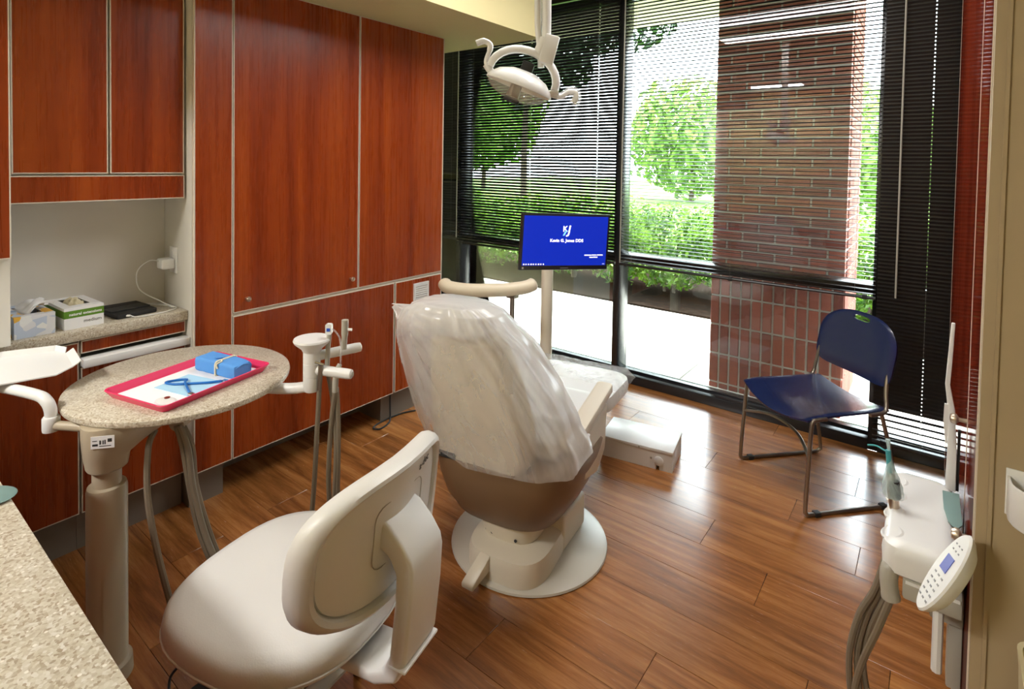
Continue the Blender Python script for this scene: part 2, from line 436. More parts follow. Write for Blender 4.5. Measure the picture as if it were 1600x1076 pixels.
struct('wall_back', box('wall_back', (-3.05, 1.5, -2.4, -2.3, 0, CEIL), wallm))
struct('wall_right', box('wall_right', (1.4, 1.5, -2.3, 3.9, 0, CEIL), wallm))

# ---- window wall: black aluminium frame, fixed glass
ML = [-3.488, -1.889, -.262, 1.345]     # left edge of each mullion
win_edges = [(-5.2, -3.488), (-3.441, -1.889), (-1.842, -.262), (-.215, 1.4)]
for n, (xa, xb) in enumerate(win_edges):
    w = struct('window_%d' % (n+1)); 
    box('sill', (xa-.001, xb+.001, 3.73, 3.90, -.03, .06), frameblk, w, bevel=.003)
    box('transom', (xa, xb, 3.735, 3.89, .885, .944), frameblk, w, bevel=.003)
    box('head', (xa, xb, 3.73, 3.90, CEIL-.05, CEIL+.02), frameblk, w, bevel=.003)
    if n < 3: box('mullion', (xb, xb+.047, 3.73, 3.89, 0, CEIL), frameblk, w, bevel=.003)
    box('stop', (xa, xb, 3.80, 3.84, .06, .075), frameblk, w)
    box('pane', (xa-.005, xb+.005, 3.846, 3.852, .055, .89), GLASS, w)
    box('pane', (xa-.005, xb+.005, 3.846, 3.852, .935, CEIL-.03), GLASS, w)

# ---- venetian blinds
SL_W = .0255
def slat_mesh(xa, xb, cords, nm):
    """a slightly crowned aluminium slat with a route hole at each cord"""
    xs = [xa]
    for c in cords: xs += [c-.0022, c+.0022]
    xs.append(xb)
    rows = [(-.5, -.0018), (-.12, .0016), (0, .0019), (.12, .0016), (.5, -.0018)]
    v, f = [], []
    for x in xs:
        for a, h in rows: v.append((x, a*SL_W, h))
    for i in range(len(xs)-1):
        for j in range(4):
            if i % 2 == 1 and j in (1, 2): continue
            f.append((i*5+j, (i+1)*5+j, (i+1)*5+j+1, i*5+j+1))
    m = MB(); m.add(v, f)
    return m.mesh(nm, slatmat, angle=80)
def blind(label, xa, xb, zs, tilt, cords, zbot, wand=None, y=3.645, tilts=None, pull=None):
    t = thing('venetian_blind', label, 'blind', (0, y, 0), 0, 'black venetian blinds')
    box('headrail', (xa, xb, -.018, .018, CEIL-.035, CEIL-.002), slatmat, t, bevel=.002)
    me = slat_mesh(xa, xb, cords, 'slat')
    for k, z in enumerate(zs):
        a = tilts[k] if tilts else tilt
        inst(me, 'slat', t, (0, 0, z), (RAD(a), 0, 0))
    br = MB().tube([(xa, 0, zbot), (xb, 0, zbot)], .0125, n=12, sx=.75).build('bottom_rail', slatmat, t)
    for xx in (xa+.05, (xa+xb)/2, xb-.05):
        box('rail_clip', (xx-.012, xx+.012, -.0135, .0135, zbot-.012, zbot+.012), rubber, br, bevel=.002)
    for c in cords:
        MB().tube([(c, -SL_W/2-.001, CEIL-.03), (c, -SL_W/2-.001, zbot)], .0008, n=5).build('ladder_cord', cordm, t)
    if wand:
        MB().tube([(wand[0], -.03, CEIL-.03), (wand[0], -.03, wand[1])], .0045, n=8).build('tilt_wand', greyp, t)
    return t
PITCH = .024
rng = lambda z0, z1: [z0+PITCH*i for i in range(int((z1-z0)/PITCH)+1)]
# left alcove bay: two runs with a bright gap
zs = rng(.965, 1.43)+rng(1.505, CEIL-.05)
blind('nearly closed black venetian blind in the narrow bay behind the tall cherry cabinet', -4.98, -3.415, zs, -62, [-3.47], .945)
blind('half-open black venetian blind behind the monitor', -3.40, -1.834, rng(.91, CEIL-.05), -45, [-3.22, -2.61, -1.998], .886, wand=(-3.385, .93))
blind('open black venetian blind in front of the brick pillar', -1.795, -.243, rng(.91, CEIL-.05), -7, [-1.70, -1.02, -.34], .886, wand=(-1.78, .90))
z3 = [.125+.034*i for i in range(5)]
z3t = [-38, -40, -42, -46, -52]
z4 = [.30+.0208*i for i in range(121)]
blind('closed black venetian blind lowered to the floor beside the glossy cherry cabinet', -.236, 1.32, z3+z4, 70, [-.020, .65, 1.2], .095,
      wand=(-.150, .908), tilts=z3t+[-76]*len(z4))

# ================================================================== OUTDOORS
gr = struct('pavement', box('pavement', (-14, 9, 3.9, 5.93, -.3, -.04), mortar), 'bright concrete walkway outside the windows')
for x in [-14+.96+1.62*i for i in range(13)]:
    box('slab', (x+.205, x+1.62+.195, 3.905, 5.92, -.06, -.02), concrete, gr, bevel=.006)
gb = struct('mulch_bed', box('mulch_bed', (-14, 9, 5.93, 7.9, -.3, .0), mulch), 'dark mulch bed under the hedge')
lw = struct('ground', box('ground', (-40, 30, 7.9, 60, -.3, -.05), grassm), 'sunlit lawn beyond the hedge')
ov = struct('roof_overhang', box('roof_overhang', (-14, 9, 3.9, 5.2, 2.97, 3.2), soffitout), 'pale roof overhang above the windows')

# brick pillar: stack-bond soldier bricks below, running bond above
PX0, PX1, PY0, PY1 = -1.292, -.436, 4.12, 4.80
pl = thing('brick_pillar', 'square red brick pillar standing on the walkway outside the window', 'pillar', (0,0,0))
box('mortar_core', (PX0+.008, PX1-.008, PY0+.008, PY1-.008, -.02, 2.97), mortar, pl)
jt = .0135
zs0 = .873
sold = MB().box(-.072/2+jt/2, .072/2-jt/2, -.03, .03, -.2133/2+jt/2, .2133/2-jt/2).mesh('brick', brickfront, bevel=.003, seg=1)
ncol = int(round((PX1-PX0)/.0713)); cw = (PX1-PX0)/ncol
for r_ in range(5):
    zc = zs0-.2133*(r_+.5)
    for c in range(ncol):
        inst(sold, 'brick', pl, (PX0+cw*(c+.5), PY0+.03, zc))
    nside = int((PY1-PY0)/.0713)
    for c in range(nside if r_ < 4 else 0):
        inst(sold, 'brick', pl, (PX1-.03, PY0+.0713*(c+.5), zc), (0, 0, pi/2))
RB = .0665
stretch = {}
def stretcher(L):
    k = round(L, 4)
    if k not in stretch:
        stretch[k] = MB().box(-L/2+jt/2, L/2-jt/2, -.03, .03, -RB/2+jt/2, RB/2-jt/2).mesh('brick', brickfront, bevel=.003, seg=1)
    return stretch[k]
row = 0; z = zs0; hi = MB()
while z+RB < 2.97:
    proud = .0 if row % 6 else .0
    L = (PX1-PX0)/4
    xs = [PX0, PX0+L, PX0+2*L, PX0+3*L, PX1] if row % 2 else [PX0, PX0+L/2, PX0+1.5*L, PX0+2.5*L, PX0+3.5*L, PX1]
    for a, b in zip(xs[:-1], xs[1:]):
        inst(stretcher(b-a), 'brick', pl, ((a+b)/2, PY0+.03+random.uniform(-.0015, .0015), z+RB/2))
    L2 = (PY1-PY0)/3
    ys = [PY0+.06, PY0+L2, PY0+2*L2, PY1] if row % 2 else [PY0+.06, PY0+L2*.5, PY0+1.5*L2, PY0+2.5*L2, PY1]
    for a, b in zip(ys[:-1], ys[1:]):
        if z < 2.0: inst(stretcher(b-a), 'brick', pl, (PX1-.03, (a+b)/2, z+RB/2), (0, 0, pi/2))
        else: hi.box(PX1-.06, PX1, a+jt/2, b-jt/2, z+jt/2, z+RB-jt/2)
    z += RB; row += 1
hi.build('upper_side_bricks', brickfront, pl)['kind'] = 'stuff'

# hedge shrubs
def leafcloud(n, rx, ry, rz, size, seed, hollow=.55, flat=0.):
    rd = random.Random(seed); m = MB()
    for _ in range(n):
        while True:
            p = Vector((rd.uniform(-1, 1), rd.uniform(-1, 1), rd.uniform(-1, 1)))
            if hollow < p.length < 1: break
        lump = 1+.22*noise.noise(p*2.3+Vector((seed, 0, 0)))
        c = Vector((p.x*rx*lump, p.y*ry*lump, p.z*rz*lump))
        nrm = (p+Vector((rd.uniform(-.9, .9), rd.uniform(-.9, .9), rd.uniform(-.4, 1.0)))).normalized()
        a = nrm.orthogonal().normalized(); a.rotate(Matrix.Rotation(rd.uniform(0, 6.28), 3, nrm)); b = nrm.cross(a)
        s = size*rd.uniform(.6, 1.3)
        m.add([c-a*s, c-b*s*.42+a*s*.1+nrm*s*.1, c+a*s, c+b*s*.42+a*s*.1+nrm*s*.1], [(0, 1, 2, 3)])
    return m
hl = [leafcloud(3600, .62, .55, .57, .040, s, .30).mesh('foliage', leaf1, smooth=False) for s in (3, 11, 19)]
rd = random.Random(5)
hx = -8.4
k = 0
while hx < 2.4:
    t = thing('hedge_shrub', 'leafy green shrub in the clipped hedge along the walkway', 'shrub', (hx, 6.85+rd.uniform(-.08, .08), 0), rd.uniform(0, 6.28), 'hedge shrubs outside the windows')
    q_ = inst(hl[k % 3], 'foliage', t, (0, 0, .62+rd.uniform(-.04, .04)), (0, 0, 0), (1, 1, 1)); q_['kind'] = 'stuff'
    for q in range(3):
        a = rd.uniform(0, 6.28)
        MB().tube(cr([(.06*cos(a), .06*sin(a), -.02), (.1*cos(a), .1*sin(a), .25), (.22*cos(a+.5), .22*sin(a+.5), .6)], 4), [.02]*5+[.014]*4, n=6).build('stem', barkm, t)
    hx += .72; k += 1
# trees beyond
tl = [leafcloud(4200, 2.4, 2.2, 2.0, .17, s, .25).mesh('crown', leaf2, smooth=False) for s in (21, 34)]
td = leafcloud(5200, 2.2, 2.0, 2.1, .15, 55, .1).mesh('crown', leaf3, smooth=False)
def tree(label, x, y, h, me, sc=1.):
    t = thing('tree', label, 'tree', (x, y, 0), rd.uniform(0, 6.28), 'trees beyond the hedge')
    MB().tube(cr([(0, 0, -.1), (.05, .03, h*.4), (-.05, .05, h*.95)], 4), [.10*sc, .095*sc, .09*sc, .085*sc, .08*sc, .07*sc, .06*sc, .05*sc, .04*sc], n=8).build('trunk', barkm, t)
    inst(me, 'crown', t, (0, 0, h), (0, 0, 0), (sc, sc, sc))['kind'] = 'stuff'
tree('dark evergreen tree outside the window behind the monitor', -7.0, 9.6, 4.7, td, .85)
tree('tall dark tree outside at the end of the soffit', -7.6, 15.2, 7.4, td, 1.05)
for i, (x, y, h, s) in enumerate([(-17.5, 17, 3.9, 1.5), (-23, 27, 4.6, 1.7), (-9.0, 25.5, 3.0, 1.4), (-5.0, 36, 3.9, 1.6), (-1.0, 26, 2.4, 1.0), (-.9, 17.5, 1.9, .8)]):
    tree('pale sunlit tree far beyond the hedge', x, y, h, tl[i % 2], s)

# ================================================================== CABINETS (left wall)
def knob(parent, x, y, z, d=-1, axis='x', r=.0125, m=nickel):
    M = Matrix.Translation((x, y, z)) @ Matrix.Rotation(pi/2, 4, 'Y')
    if d < 0: M = Matrix.Translation((x, y, z)) @ Matrix.Rotation(-pi/2, 4, 'Y')
    return MB().lathe([(.006, 0), (.005, .012), (.0055, .016), (r, .021), (r*1.05, .027), (r*.8, .033), (r*.3, .0345)], 16, M).build('knob', m, parent)
def front(parent, name, xf, y0, y1, z0, z1, th=.018, band=.004, s=1, mat=None):
    """a laminate panel facing +X (s=1) or -X (s=-1), with light edge banding"""
    xa, xb = (xf-th, xf) if s > 0 else (xf, xf+th)
    d = box(name, (xa, xb, y0+band, y1-band, z0+band, z1-band), mat or cherry, parent)
    m = MB()
    xa2, xb2 = (xa, xb+.0008) if s > 0 else (xa-.0008, xb)
    m.box(xa2, xb2, y0, y0+band, z0, z1); m.box(xa2, xb2, y1-band, y1, z0, z1)
    m.box(xa2, xb2, y0+band, y1-band, z0, z0+band); m.box(xa2, xb2, y0+band, y1-band, z1-band, z1)
    m.build('edge_band', edge, d, label='pale edge banding')
    return d
XT = -2.6
# far-left tall unit
t = thing('tall_cabinet', 'cherry upper cabinet at the corner, hanging lower than the double doors beside it', 'cabinet')
box('body', (-2.914, XT-.02, -.3, .474, .914, 2.416), greylam, t)
front(t, 'door', XT, .02, .474, 1.231, 2.41)
# wall cabinet over the niche
t = thing('wall_cabinet', 'cherry wall cabinet with two doors and a valance over the counter niche', 'cabinet')
box('body', (-2.914, -2.692, .476, 1.082, 1.43, 2.416), greylam, t)
front(t, 'door', -2.672, .490, .786, 1.531, 2.412)
front(t, 'door', -2.672, .794, 1.072, 1.531, 2.412)
front(t, 'valance', -2.672, .480, 1.074, 1.420, 1.523, band=.004)
# narrow filler tower
t = thing('filler_tower', 'narrow full-height cherry filler panel between the niche and the wide doors', 'cabinet')
box('body', (-2.914, XT-.02, 1.084, 1.253, .178, 2.416), greylam, t)
front(t, 'panel', XT, 1.085, 1.253, .178, 2.416)
box('toe_kick', (-2.914, -2.665, 1.09, 1.242, 0, .178), toemat, t)
# wide storage cabinet
t = thing('storage_cabinet', 'wide cherry storage cabinet with two tall doors above low panels', 'cabinet')
box('body', (-2.914, XT-.02, 1.2535, 2.634, .178, 2.416), greylam, t)
box('end_panel', (-2.914, XT-.0005, 2.6345, 2.640, .178, 2.416), edge, t)
d = front(t, 'door', XT, 1.257, 1.963, .873, 2.416); knob(d, XT, 1.318, .933, 1)
d = front(t, 'door', XT, 1.968, 2.634, .873, 2.416); 
knob(d, XT, 1.911, .936, 1)
box('rail', (XT-.02, XT-.008, 1.257, 2.634, .856, .876), edge, t)
front(t, 'lower_panel', XT, 1.257, 2.232, .178, .858)
d = front(t, 'lower_panel', XT, 2.243, 2.634, .178, .858)
v = MB().box(XT, XT+.010, 2.388, 2.400, .716, .828).box(XT, XT+.010, 2.503, 2.515, .716, .828).box(XT, XT+.010, 2.400, 2.503, .716, .734).box(XT, XT+.010, 2.400, 2.503, .816, .828).build('vent_grille', whitep, d)
for i in range(6):
    zz = .7385+.0135*i
    box('louvre', (XT+.001, XT+.009, 2.400, 2.503, zz, zz+.0095), whitep, v)
box('toe_kick', (-2.914, -2.665, 2.19, 2.63, 0, .178), toemat, t)
box('plinth_back', (-2.914, -2.88, 1.256, 2.19, 0, .178), toemat, t)
# base units and worktop
t = thing('base_cabinet', 'cherry base cabinet with one wide door below the counter niche', 'cabinet')
box('body', (-2.914, -2.692, -.3, .687, .171, .870), greylam, t)
front(t, 'door', -2.672, .1, .685, .171, .862)
box('toe_kick', (-2.914, -2.727, -.3, .688, 0, .171), toemat, t)
t = thing('drawer_unit', 'cherry three-drawer base unit with a white pull-out bar', 'cabinet')
MB().box(-2.914, -2.692, .689, 1.083, .171, .764).box(-2.914, -2.692, .689, 1.083, .815, .870).box(-2.914, -2.88, .689, 1.083, .764, .815).box(-2.88, -2.692, .689, .697, .764, .815).box(-2.88, -2.692, 1.075, 1.083, .764, .815).build('body', greylam, t)
front(t, 'drawer', -2.672, .693, 1.078, .815, .866)
box('pull_bar', (-2.69, -2.632, .692, 1.0825, .764, .797), whitep, t, bevel=.004)
d = front(t, 'drawer', -2.672, .693, 1.078, .556, .756)
d = front(t, 'drawer', -2.672, .693, 1.078, .171, .549)
MB().box(-2.672, -2.664, .706, .714, .43, .435).box(-2.672, -2.664, .706, .714, .445, .45).build('catch', chrome, d)
box('toe_kick', (-2.914, -2.727, .689, 1.083, 0, .171), toemat, t)
tag(box('countertop', (-2.914, -2.655, -.3, 1.083, .8715, .914), QZ, bevel=.004), 'speckled beige quartz counter shelf in the wall niche', 'countertop')

# wall outlet on the tower's side, charger and cable
t = thing('wall_outlet', 'white wall outlet on the side of the niche', 'outlet')
box('plate', (-2.845, -2.765, 1.078, 1.0845, 1.065, 1.185), whitep, t, bevel=.002)
for zz in (1.095, 1.152):
    MB().lathe([(.014, 0), (.014, .002), (.012, .003)], 16, Matrix.Translation((-2.805, 1.078, zz)) @ Matrix.Rotation(pi/2, 4, 'X')).build('socket', whitep, t)
t = thing('phone_charger', 'white plug-in charger with its cable trailing to the black tablet', 'charger')
box('plug_block', (-2.842, -2.776, 1.022, 1.0765, 1.088, 1.135), whitep, t, bevel=.008, seg=3)
MB().tube(cr([(-2.815, 1.024, 1.125), (-2.83, .985, 1.128), (-2.845, .945, 1.08), (-2.84, .955, 1.0), (-2.80, 1.02, .945), (-2.77, 1.06, .9180), (-2.745, 1.07, .9190),
     (-2.75, 1.05, .9190), (-2.85, 1.05, .9180), (-2.90, 1.0, .9180), (-2.86, 1.0, .9215), (-2.78, 1.06, .9180), (-2.715, 1.055, .9180), (-2.685, .99, .9180), (-2.68, .92, .9180), (-2.69, .89, .9180), (-2.705, .875, .9235)], 6), .0025, n=6).build('cable', whitep, t)
MB().tube([(-2.706, .874, .9235), (-2.718, .862, .9235)], .0045, n=8).build('connector', whitep, t)
# tablet in black case
t = thing('tablet', 'black tablet computer in a folded case on the niche counter', 'tablet', (-2.84, .895, .914), RAD(6))
MB().prism(rrect(-.135, .122, -.08, .08, .014), 0, .018).build('case', rubber, t, bevel=.003)
box('flap', (-.12, -.02, -.078, .078, .018, .023), plain('case_leather', (.02, .02, .02, 1), .55, bump=.4, bscale=300), t, bevel=.002)
box('flap', (-.018, .06, -.078, .078, .018, .023), MATS['case_leather'], t, bevel=.002)
MB().lathe([(.011, 0), (.011, .0012), (.007, .0014)], 16, Matrix.Translation((-.11, .062, .018))).build('camera_window', greyp, t)

# tissue box and glove box
def openbox(t, name, mat, sx, sy, sz, ox, oy):
    m = MB(); w = .002
    m.box(-sx/2, sx/2, -sy/2, sy/2, 0, w)
    m.box(-sx/2, -sx/2+w, -sy/2, sy/2, w, sz); m.box(sx/2-w, sx/2, -sy/2, sy/2, w, sz)
    m.box(-sx/2+w, sx/2-w, -sy/2, -sy/2+w, w, sz); m.box(-sx/2+w, sx/2-w, sy/2-w, sy/2, w, sz)
    m.box(-sx/2+w, -ox, -sy/2+w, sy/2-w, sz-w, sz); m.box(ox, sx/2-w, -sy/2+w, sy/2-w, sz-w, sz)
    m.box(-ox, ox, -sy/2+w, -oy, sz-w, sz); m.box(-ox, ox, oy, sy/2-w, sz-w, sz)
    return m.build(name, mat, t, smooth=False)
def crumple(cx, cy, cz, rx, ry, h, seed, n=26):
    def fn(u, v):
        a = 2*pi*u; r = v
        q = Vector((cos(a)*r*2.2+seed, sin(a)*r*2.2, seed*.3))
        d = noise.noise(q*1.7)*.6+noise.noise(q*4.1)*.3
        return (cx+cos(a)*rx*r*(1+.3*d), cy+sin(a)*ry*r*(1+.3*d), cz+h*(1-r**1.6)*(1+.5*d)+.004*d)
    return MB().grid(fn, n, 10)
t = thing('tissue_box', 'patterned tissue box in pale blue and yellow beside the glove box', 'tissue box', (-2.802, .553, .914), RAD(2))
openbox(t, 'carton', tissuebox, .225, .122, .082, .075, .03)
def tis(u, v):
    a = (u-.5)*2; b = v
    x = a*.075+.02*sin(b*5+a*2); y = -.025+.06*b+.012*sin(a*9)*b
    return (x+.012*b, y+.02*b, .070+.055*b**.8+.012*sin(a*6+b*3)*b-.045*max(0, b-.6))
MB().grid(tis, 22, 12).build('tissue', tissuem, t, thick=.001, angle=80)
t = thing('glove_box', 'white and green box of medium examination gloves', 'glove box', (-2.812, .705, .914), RAD(3))
cb = openbox(t, 'carton', paperw, .235, .132, .085, .07, .035)
gf = frameM((0, 1, 0), (0, 0, 1), (1, 0, 0), (.1176, 0, 0))
b = box('green_band', (.1172, .1182, -.0662, .0662, .045, .0735), green, t)
box('green_band', (-.1172, .1172, -.0668, -.0660, .045, .0735), green, t)
text('natural extensions', .0148, paperw, Matrix.Translation((.1184, .004, .0585)) @ gf.to_3x3().to_4x4(), 'lettering', t, bold=.0004)
text('medium', .019, inkgrey, Matrix.Translation((.1178, .028, .026)) @ gf.to_3x3().to_4x4(), 'lettering', t)
crumple(0, 0, .072, .075, .037, .028, 4.2).build('glove', cottonm, t, angle=80)

# ---- near counter in the foreground
t = thing('base_cabinet', 'cherry base cabinet carrying the foreground quartz counter', 'cabinet')
box('body', (-2.6, -.47, -.42, .225, .1, .870), greylam, t)
for i, xa in enumerate((-2.05, -1.53, -1.01)):
    box('door', (xa, xa+.51, .225, .243, .12, .86), cherry, t, bevel=.001)
box('toe_kick', (-2.6, -.5, -.42, .18, 0, .1), toemat, t)
tag(MB().box(-2.645, -.44, -.45, .261, .8715, .914).build('countertop', QZ, bevel=.003), 'large speckled beige quartz counter in the foreground', 'countertop')
t = thing('hand_mirror', 'grey-teal oval paddle lying at the counter edge', 'mirror', (-1.475, .235, .914), RAD(30))
MB().lathe([(.001, .002), (.032, .002), (.036, .005), (.032, .008), (.001, .008)], 28, sx=1.25).build('paddle', teal, t)
MB().tube([(-.035, 0, .005), (-.14, 0, .005)], .006, n=10).build('handle', teal, t)

# ================================================================== GLOSSY CABINET ON THE RIGHT
CX = .083
t = thing('tall_cabinet', 'glossy cherry tall cabinet with a beige end panel beside the closed blind', 'cabinet')
box('end_panel', (CX+.002, .75, 1.432, 1.452, 0, 2.5), beigelam if 'beigelam' in globals() else plain('beige_laminate', srgb(166, 147, 116), .55), t)
box('body', (CX+.02, .75, 1.4525, 3.56, .1, 2.5), greylam, t)
box('toe_kick', (CX+.07, .75, 1.46, 3.55, 0, .1), toemat, t)
gl = wood('cherry_gloss', srgb(72, 20, 10), srgb(96, 30, 14), srgb(120, 42, 20), 2, 9., .09, rough=.09, tint=.04, spec=.9)
_n = gl.node_tree; _o = [q for q in _n.nodes if q.type == 'OUTPUT_MATERIAL'][0]; _b = [q for q in _n.nodes if q.type == 'BSDF_PRINCIPLED'][0]
_b.inputs['Specular IOR Level'].default_value = 0.0
_g = _n.nodes.new('ShaderNodeBsdfGlossy'); _g.inputs['Roughness'].default_value = .07; _m = _n.nodes.new('ShaderNodeMixShader'); _m.inputs[0].default_value = .30
_n.links.new(_b.outputs[0], _m.inputs[1]); _n.links.new(_g.outputs[0], _m.inputs[2]); _n.links.new(_m.outputs[0], _o.inputs[0])
d = front(t, 'door', CX, 1.453, 1.775, .1, 2.5, s=-1, mat=gl, band=.003); knob(d, CX, 1.475, .840, -1, r=.0125)
d = front(t, 'door', CX, 1.779, 3.555, .1, 2.5, s=-1, mat=gl, band=.004); knob(d, CX, 1.805, .966, -1, r=.0125)
box('edge_strip', (CX+.0195, CX+.026, 1.428, 1.4315, .0, 2.5), MATS['beige_laminate'], t)
t = thing('cup_holder', 'white half-round cup holder screwed to the beige end panel', 'cup holder', (.172, 1.432, .990))
def cupring(r, z): return [Vector((-r, 0, z))]+[Vector((r*cos(RAD(a)), -.030+r*sin(RAD(a)), z)) for a in range(180, 361, 10)]+[Vector((r, 0, z))]
n_ = len(cupring(.05, 0))
MB().rings([cupring(.039, -.055), cupring(.043, -.05), cupring(.043, .022), cupring(.039, .022), cupring(.039, -.05)], closed=False, cap0=False, cap1=False).build('cup', whitep, t, angle=50)
MB().box(-.045, .045, -.004, 0, -.055, .036).build('back_plate', whitep, t, bevel=.0015)
for zz in (-.02, .015):
    MB().lathe([(.0045, 0), (.0045, .002), (.002, .003)], 12, Matrix.Translation((-.012, -.004, zz)) @ Matrix.Rotation(pi/2, 4, 'X')).build('screw', ink, t)

# ================================================================== ROUND WORK TABLE WITH ASSISTANT'S ARM
t = thing('work_table', 'round quartz-topped dental work table on a beige column with an instrument arm', 'table')
TC = (-2.11, .848)
MB().lathe([(.02, .796), (.343, .796), (.349, .800), (.351, .808), (.349, .816), (.343, .820), (.02, .820)], 96, Matrix.Translation((TC[0], TC[1], 0))).build('table_top', QZ, t)
cx, cy = -1.975, .575
Mc = Matrix.Translation((cx, cy, 0))
MB().lathe([(.02, 0), (.062, 0), (.066, .004), (.064, .05), (.056, .056), (.053, .06), (.053, .590), (.050, .603), (.043, .606), (.02, .606)], 40, Mc).build('column', beigep, t)
MB().lathe([(.02, .60), (.038, .60), (.038, .68), (.02, .68)], 32, Mc).build('inner_column', beigep, t)
R_ = []
for z, dx, dy, a, b in [(.655, 0, 0, .044, .044), (.662, 0, 0, .052, .052), (.70, .0, .0, .058, .058), (.73, .004, .02, .066, .082), (.765, .006, .06, .072, .125), (.785, .005, .075, .074, .14), (.797, .003, .08, .074, .145)]:
    R_.append(sring(cx+dx, cy+dy, z, a, b, 32, 2.5))
br = MB().rings(R_).build('bracket', beigep, t)
st = MB().box(-.030, .030, -.001, .0005, -.018, .018, Matrix.Translation((-1.909, .5455, .765)) @ Matrix.Rotation(RAD(52), 4, 'Z')).build('rating_label', paperw, br)
for i, (a, b, w_) in enumerate([(-.012, .004, .009), (-.002, .004, .006), (.008, .003, .010), (-.006, -.005, .020), (.01, -.006, .006)]):
    pass
LMx = Matrix.Translation((-1.909, .5455, .765)) @ Matrix.Rotation(RAD(52), 4, 'Z')
for x0_, x1_, z0_, z1_ in ((-.026, -.014, .004, .006), (-.026, -.012, -.010, -.004), (-.008, -.004, -.006, .006), (.0, .003, -.006, .006), (.005, .008, -.006, .007), (.013, .024, .0, .010), (-.008, .022, -.012, -.010)):
    MB().box(x0_, x1_, -.0014, -.0005, z0_, z1_, LMx).build('label_mark', ink, br)
# tray arm to the left
MB().tube([(-2.02, .55, .772), (-2.135, .478, .772)], .014, n=12).build('tray_arm_bar', beigep, t)
MB().lathe([(.004, .755), (.022, .755), (.023, .760), (.023, .795), (.020, .80), (.004, .80)], 20, Matrix.Translation((-2.135, .478, 0))).build('arm_socket', whitep, t)
MB().tube(cr([(-2.135, .478, .79), (-2.137, .477, .82), (-2.150, .470, .845), (-2.19, .455, .858), (-2.35, .40, .858), (-2.5, .33, .858)], 6), .0165, n=14).build('tray_arm', whitep, t)
TRZ = .880
poly = [(-2.60, .275), (-2.60, .445), (-2.545, .583), (-2.49, .600), (-2.315, .578), (-2.265, .52), (-2.31, .33), (-2.325, .275)]
tr = MB().prism(poly, TRZ, TRZ+.004).build('tray_plate', whitep, t)
rim = MB()
for (a, b) in [((-2.545, .583), (-2.49, .600)), ((-2.60, .445), (-2.545, .583)), ((-2.60, .28), (-2.60, .445))]:
    rim.add([(a[0], a[1], TRZ), (b[0], b[1], TRZ), (b[0]-.008, b[1]+.006, TRZ+.022), (a[0]-.008, a[1]+.006, TRZ+.022)], [(0, 1, 2, 3)])
rim.add([(-2.49, .600, TRZ), (-2.315, .578, TRZ), (-2.305, .600, TRZ+.018), (-2.48, .622, TRZ+.018)], [(0, 1, 2, 3)])
rim.build('tray_rim', whitep, tr, thick=.003)
# assistant's arm and instrument holder
MB().tube(cr([(-2.02, .92, .782), (-1.90, 1.01, .782), (-1.80, 1.075, .785), (-1.735, 1.108, .80)], 5), .019, n=14).build('holder_arm', whitep, t)
hx, hy = -1.728, 1.112
Mh = Matrix.Translation((hx, hy, 0))
ho = MB().lathe([(.004, .785), (.024, .785), (.029, .795), (.0295, .835), (.0285, .836), (.0285, .838), (.0295, .839), (.0295, .885), (.0285, .886), (.0285, .888), (.0295, .889), (.0295, .925), (.004, .926)], 28, Mh).build('holder_post', whitep, t)
MB().lathe([(.004, .925), (.030, .925), (.036, .937), (.060, .958), (.0635, .966), (.061, .972), (.004, .974)], 32, Mh).build('holder_cap', whitep, t)
MB().tube([(hx, hy, .905), (-1.660, 1.245, .918), (-1.652, 1.262, .919), (-1.650, 1.266, .919)], [.0175, .0175, .016, .006], n=16).build('holder_bar', whitep, t)
MB().tube([(hx, hy, .862), (-1.60, 1.172, .858), (-1.590, 1.177, .858), (-1.586, 1.179, .858)], [.0175, .0175, .016, .006], n=16).build('holder_bar', whitep, t)
MB().lathe([(.002, 0), (.009, 0), (.009, .002), (.002, .0025)], 16, frameM((-.45, .89, 0), (0, 0, 1), (.9, .43, 0), (-1.587, 1.1785, .858))).build('end_cap', greyp, t)
sy = MB().tube(cr([(-1.690, 1.148, .86), (-1.688, 1.15, .94), (-1.684, 1.152, .985)], 4), .0085, n=12).build('syringe', greyp, t)
MB().prism(rrect(-.011, .011, -.019, .019, .006), -.008, .008, frameM((.794, .608, 0), (0, 0, 1), (.608, -.794, 0), (-1.683, 1.150, 1.005))).build('syringe_head', whitep, sy)
MB().box(-.006, .006, -.007, .004, .008, .0095, frameM((.794, .608, 0), (0, 0, 1), (.608, -.794, 0), (-1.683, 1.150, 1.005))).build('button', inkblue, sy)
MB().tube(cr([(-1.680, 1.155, 1.005), (-1.665, 1.165, .995), (-1.648, 1.172, .965), (-1.642, 1.170, .90), (-1.640, 1.168, .88)], 6), .0032, n=8).build('clear_tip', clearfilm, sy)
va = MB().tube(cr([(-1.652, 1.190, .93), (-1.650, 1.192, .985), (-1.649, 1.192, 1.028), (-1.649, 1.192, 1.036)], 4), [.010]*4+[.012]*7+[.010, .006], n=14).build('suction_valve', greyp, t)
MB().tube([(-1.640, 1.198, 1.0), (-1.628, 1.206, 1.0)], .005, n=10).build('lever', whitep, va)
ej = MB().tube([(-1.645, 1.150, .79), (-1.643, 1.152, .86), (-1.640, 1.166, .885)], [.010, .011, .008], n=12).build('saliva_ejector', greyp, t)
MB().tube([(hx+.045, hy+.0, .80), (hx+.046, hy+.004, .86), (hx+.046, hy+.006, .885)], [.008, .0085, .0095], n=12).build('handpiece', steel, t)
MB().tube([(hx+.028, hy-.005, .895), (hx+.055, hy+.012, .887)], .004, n=8).build('handpiece_head', chrome, t)
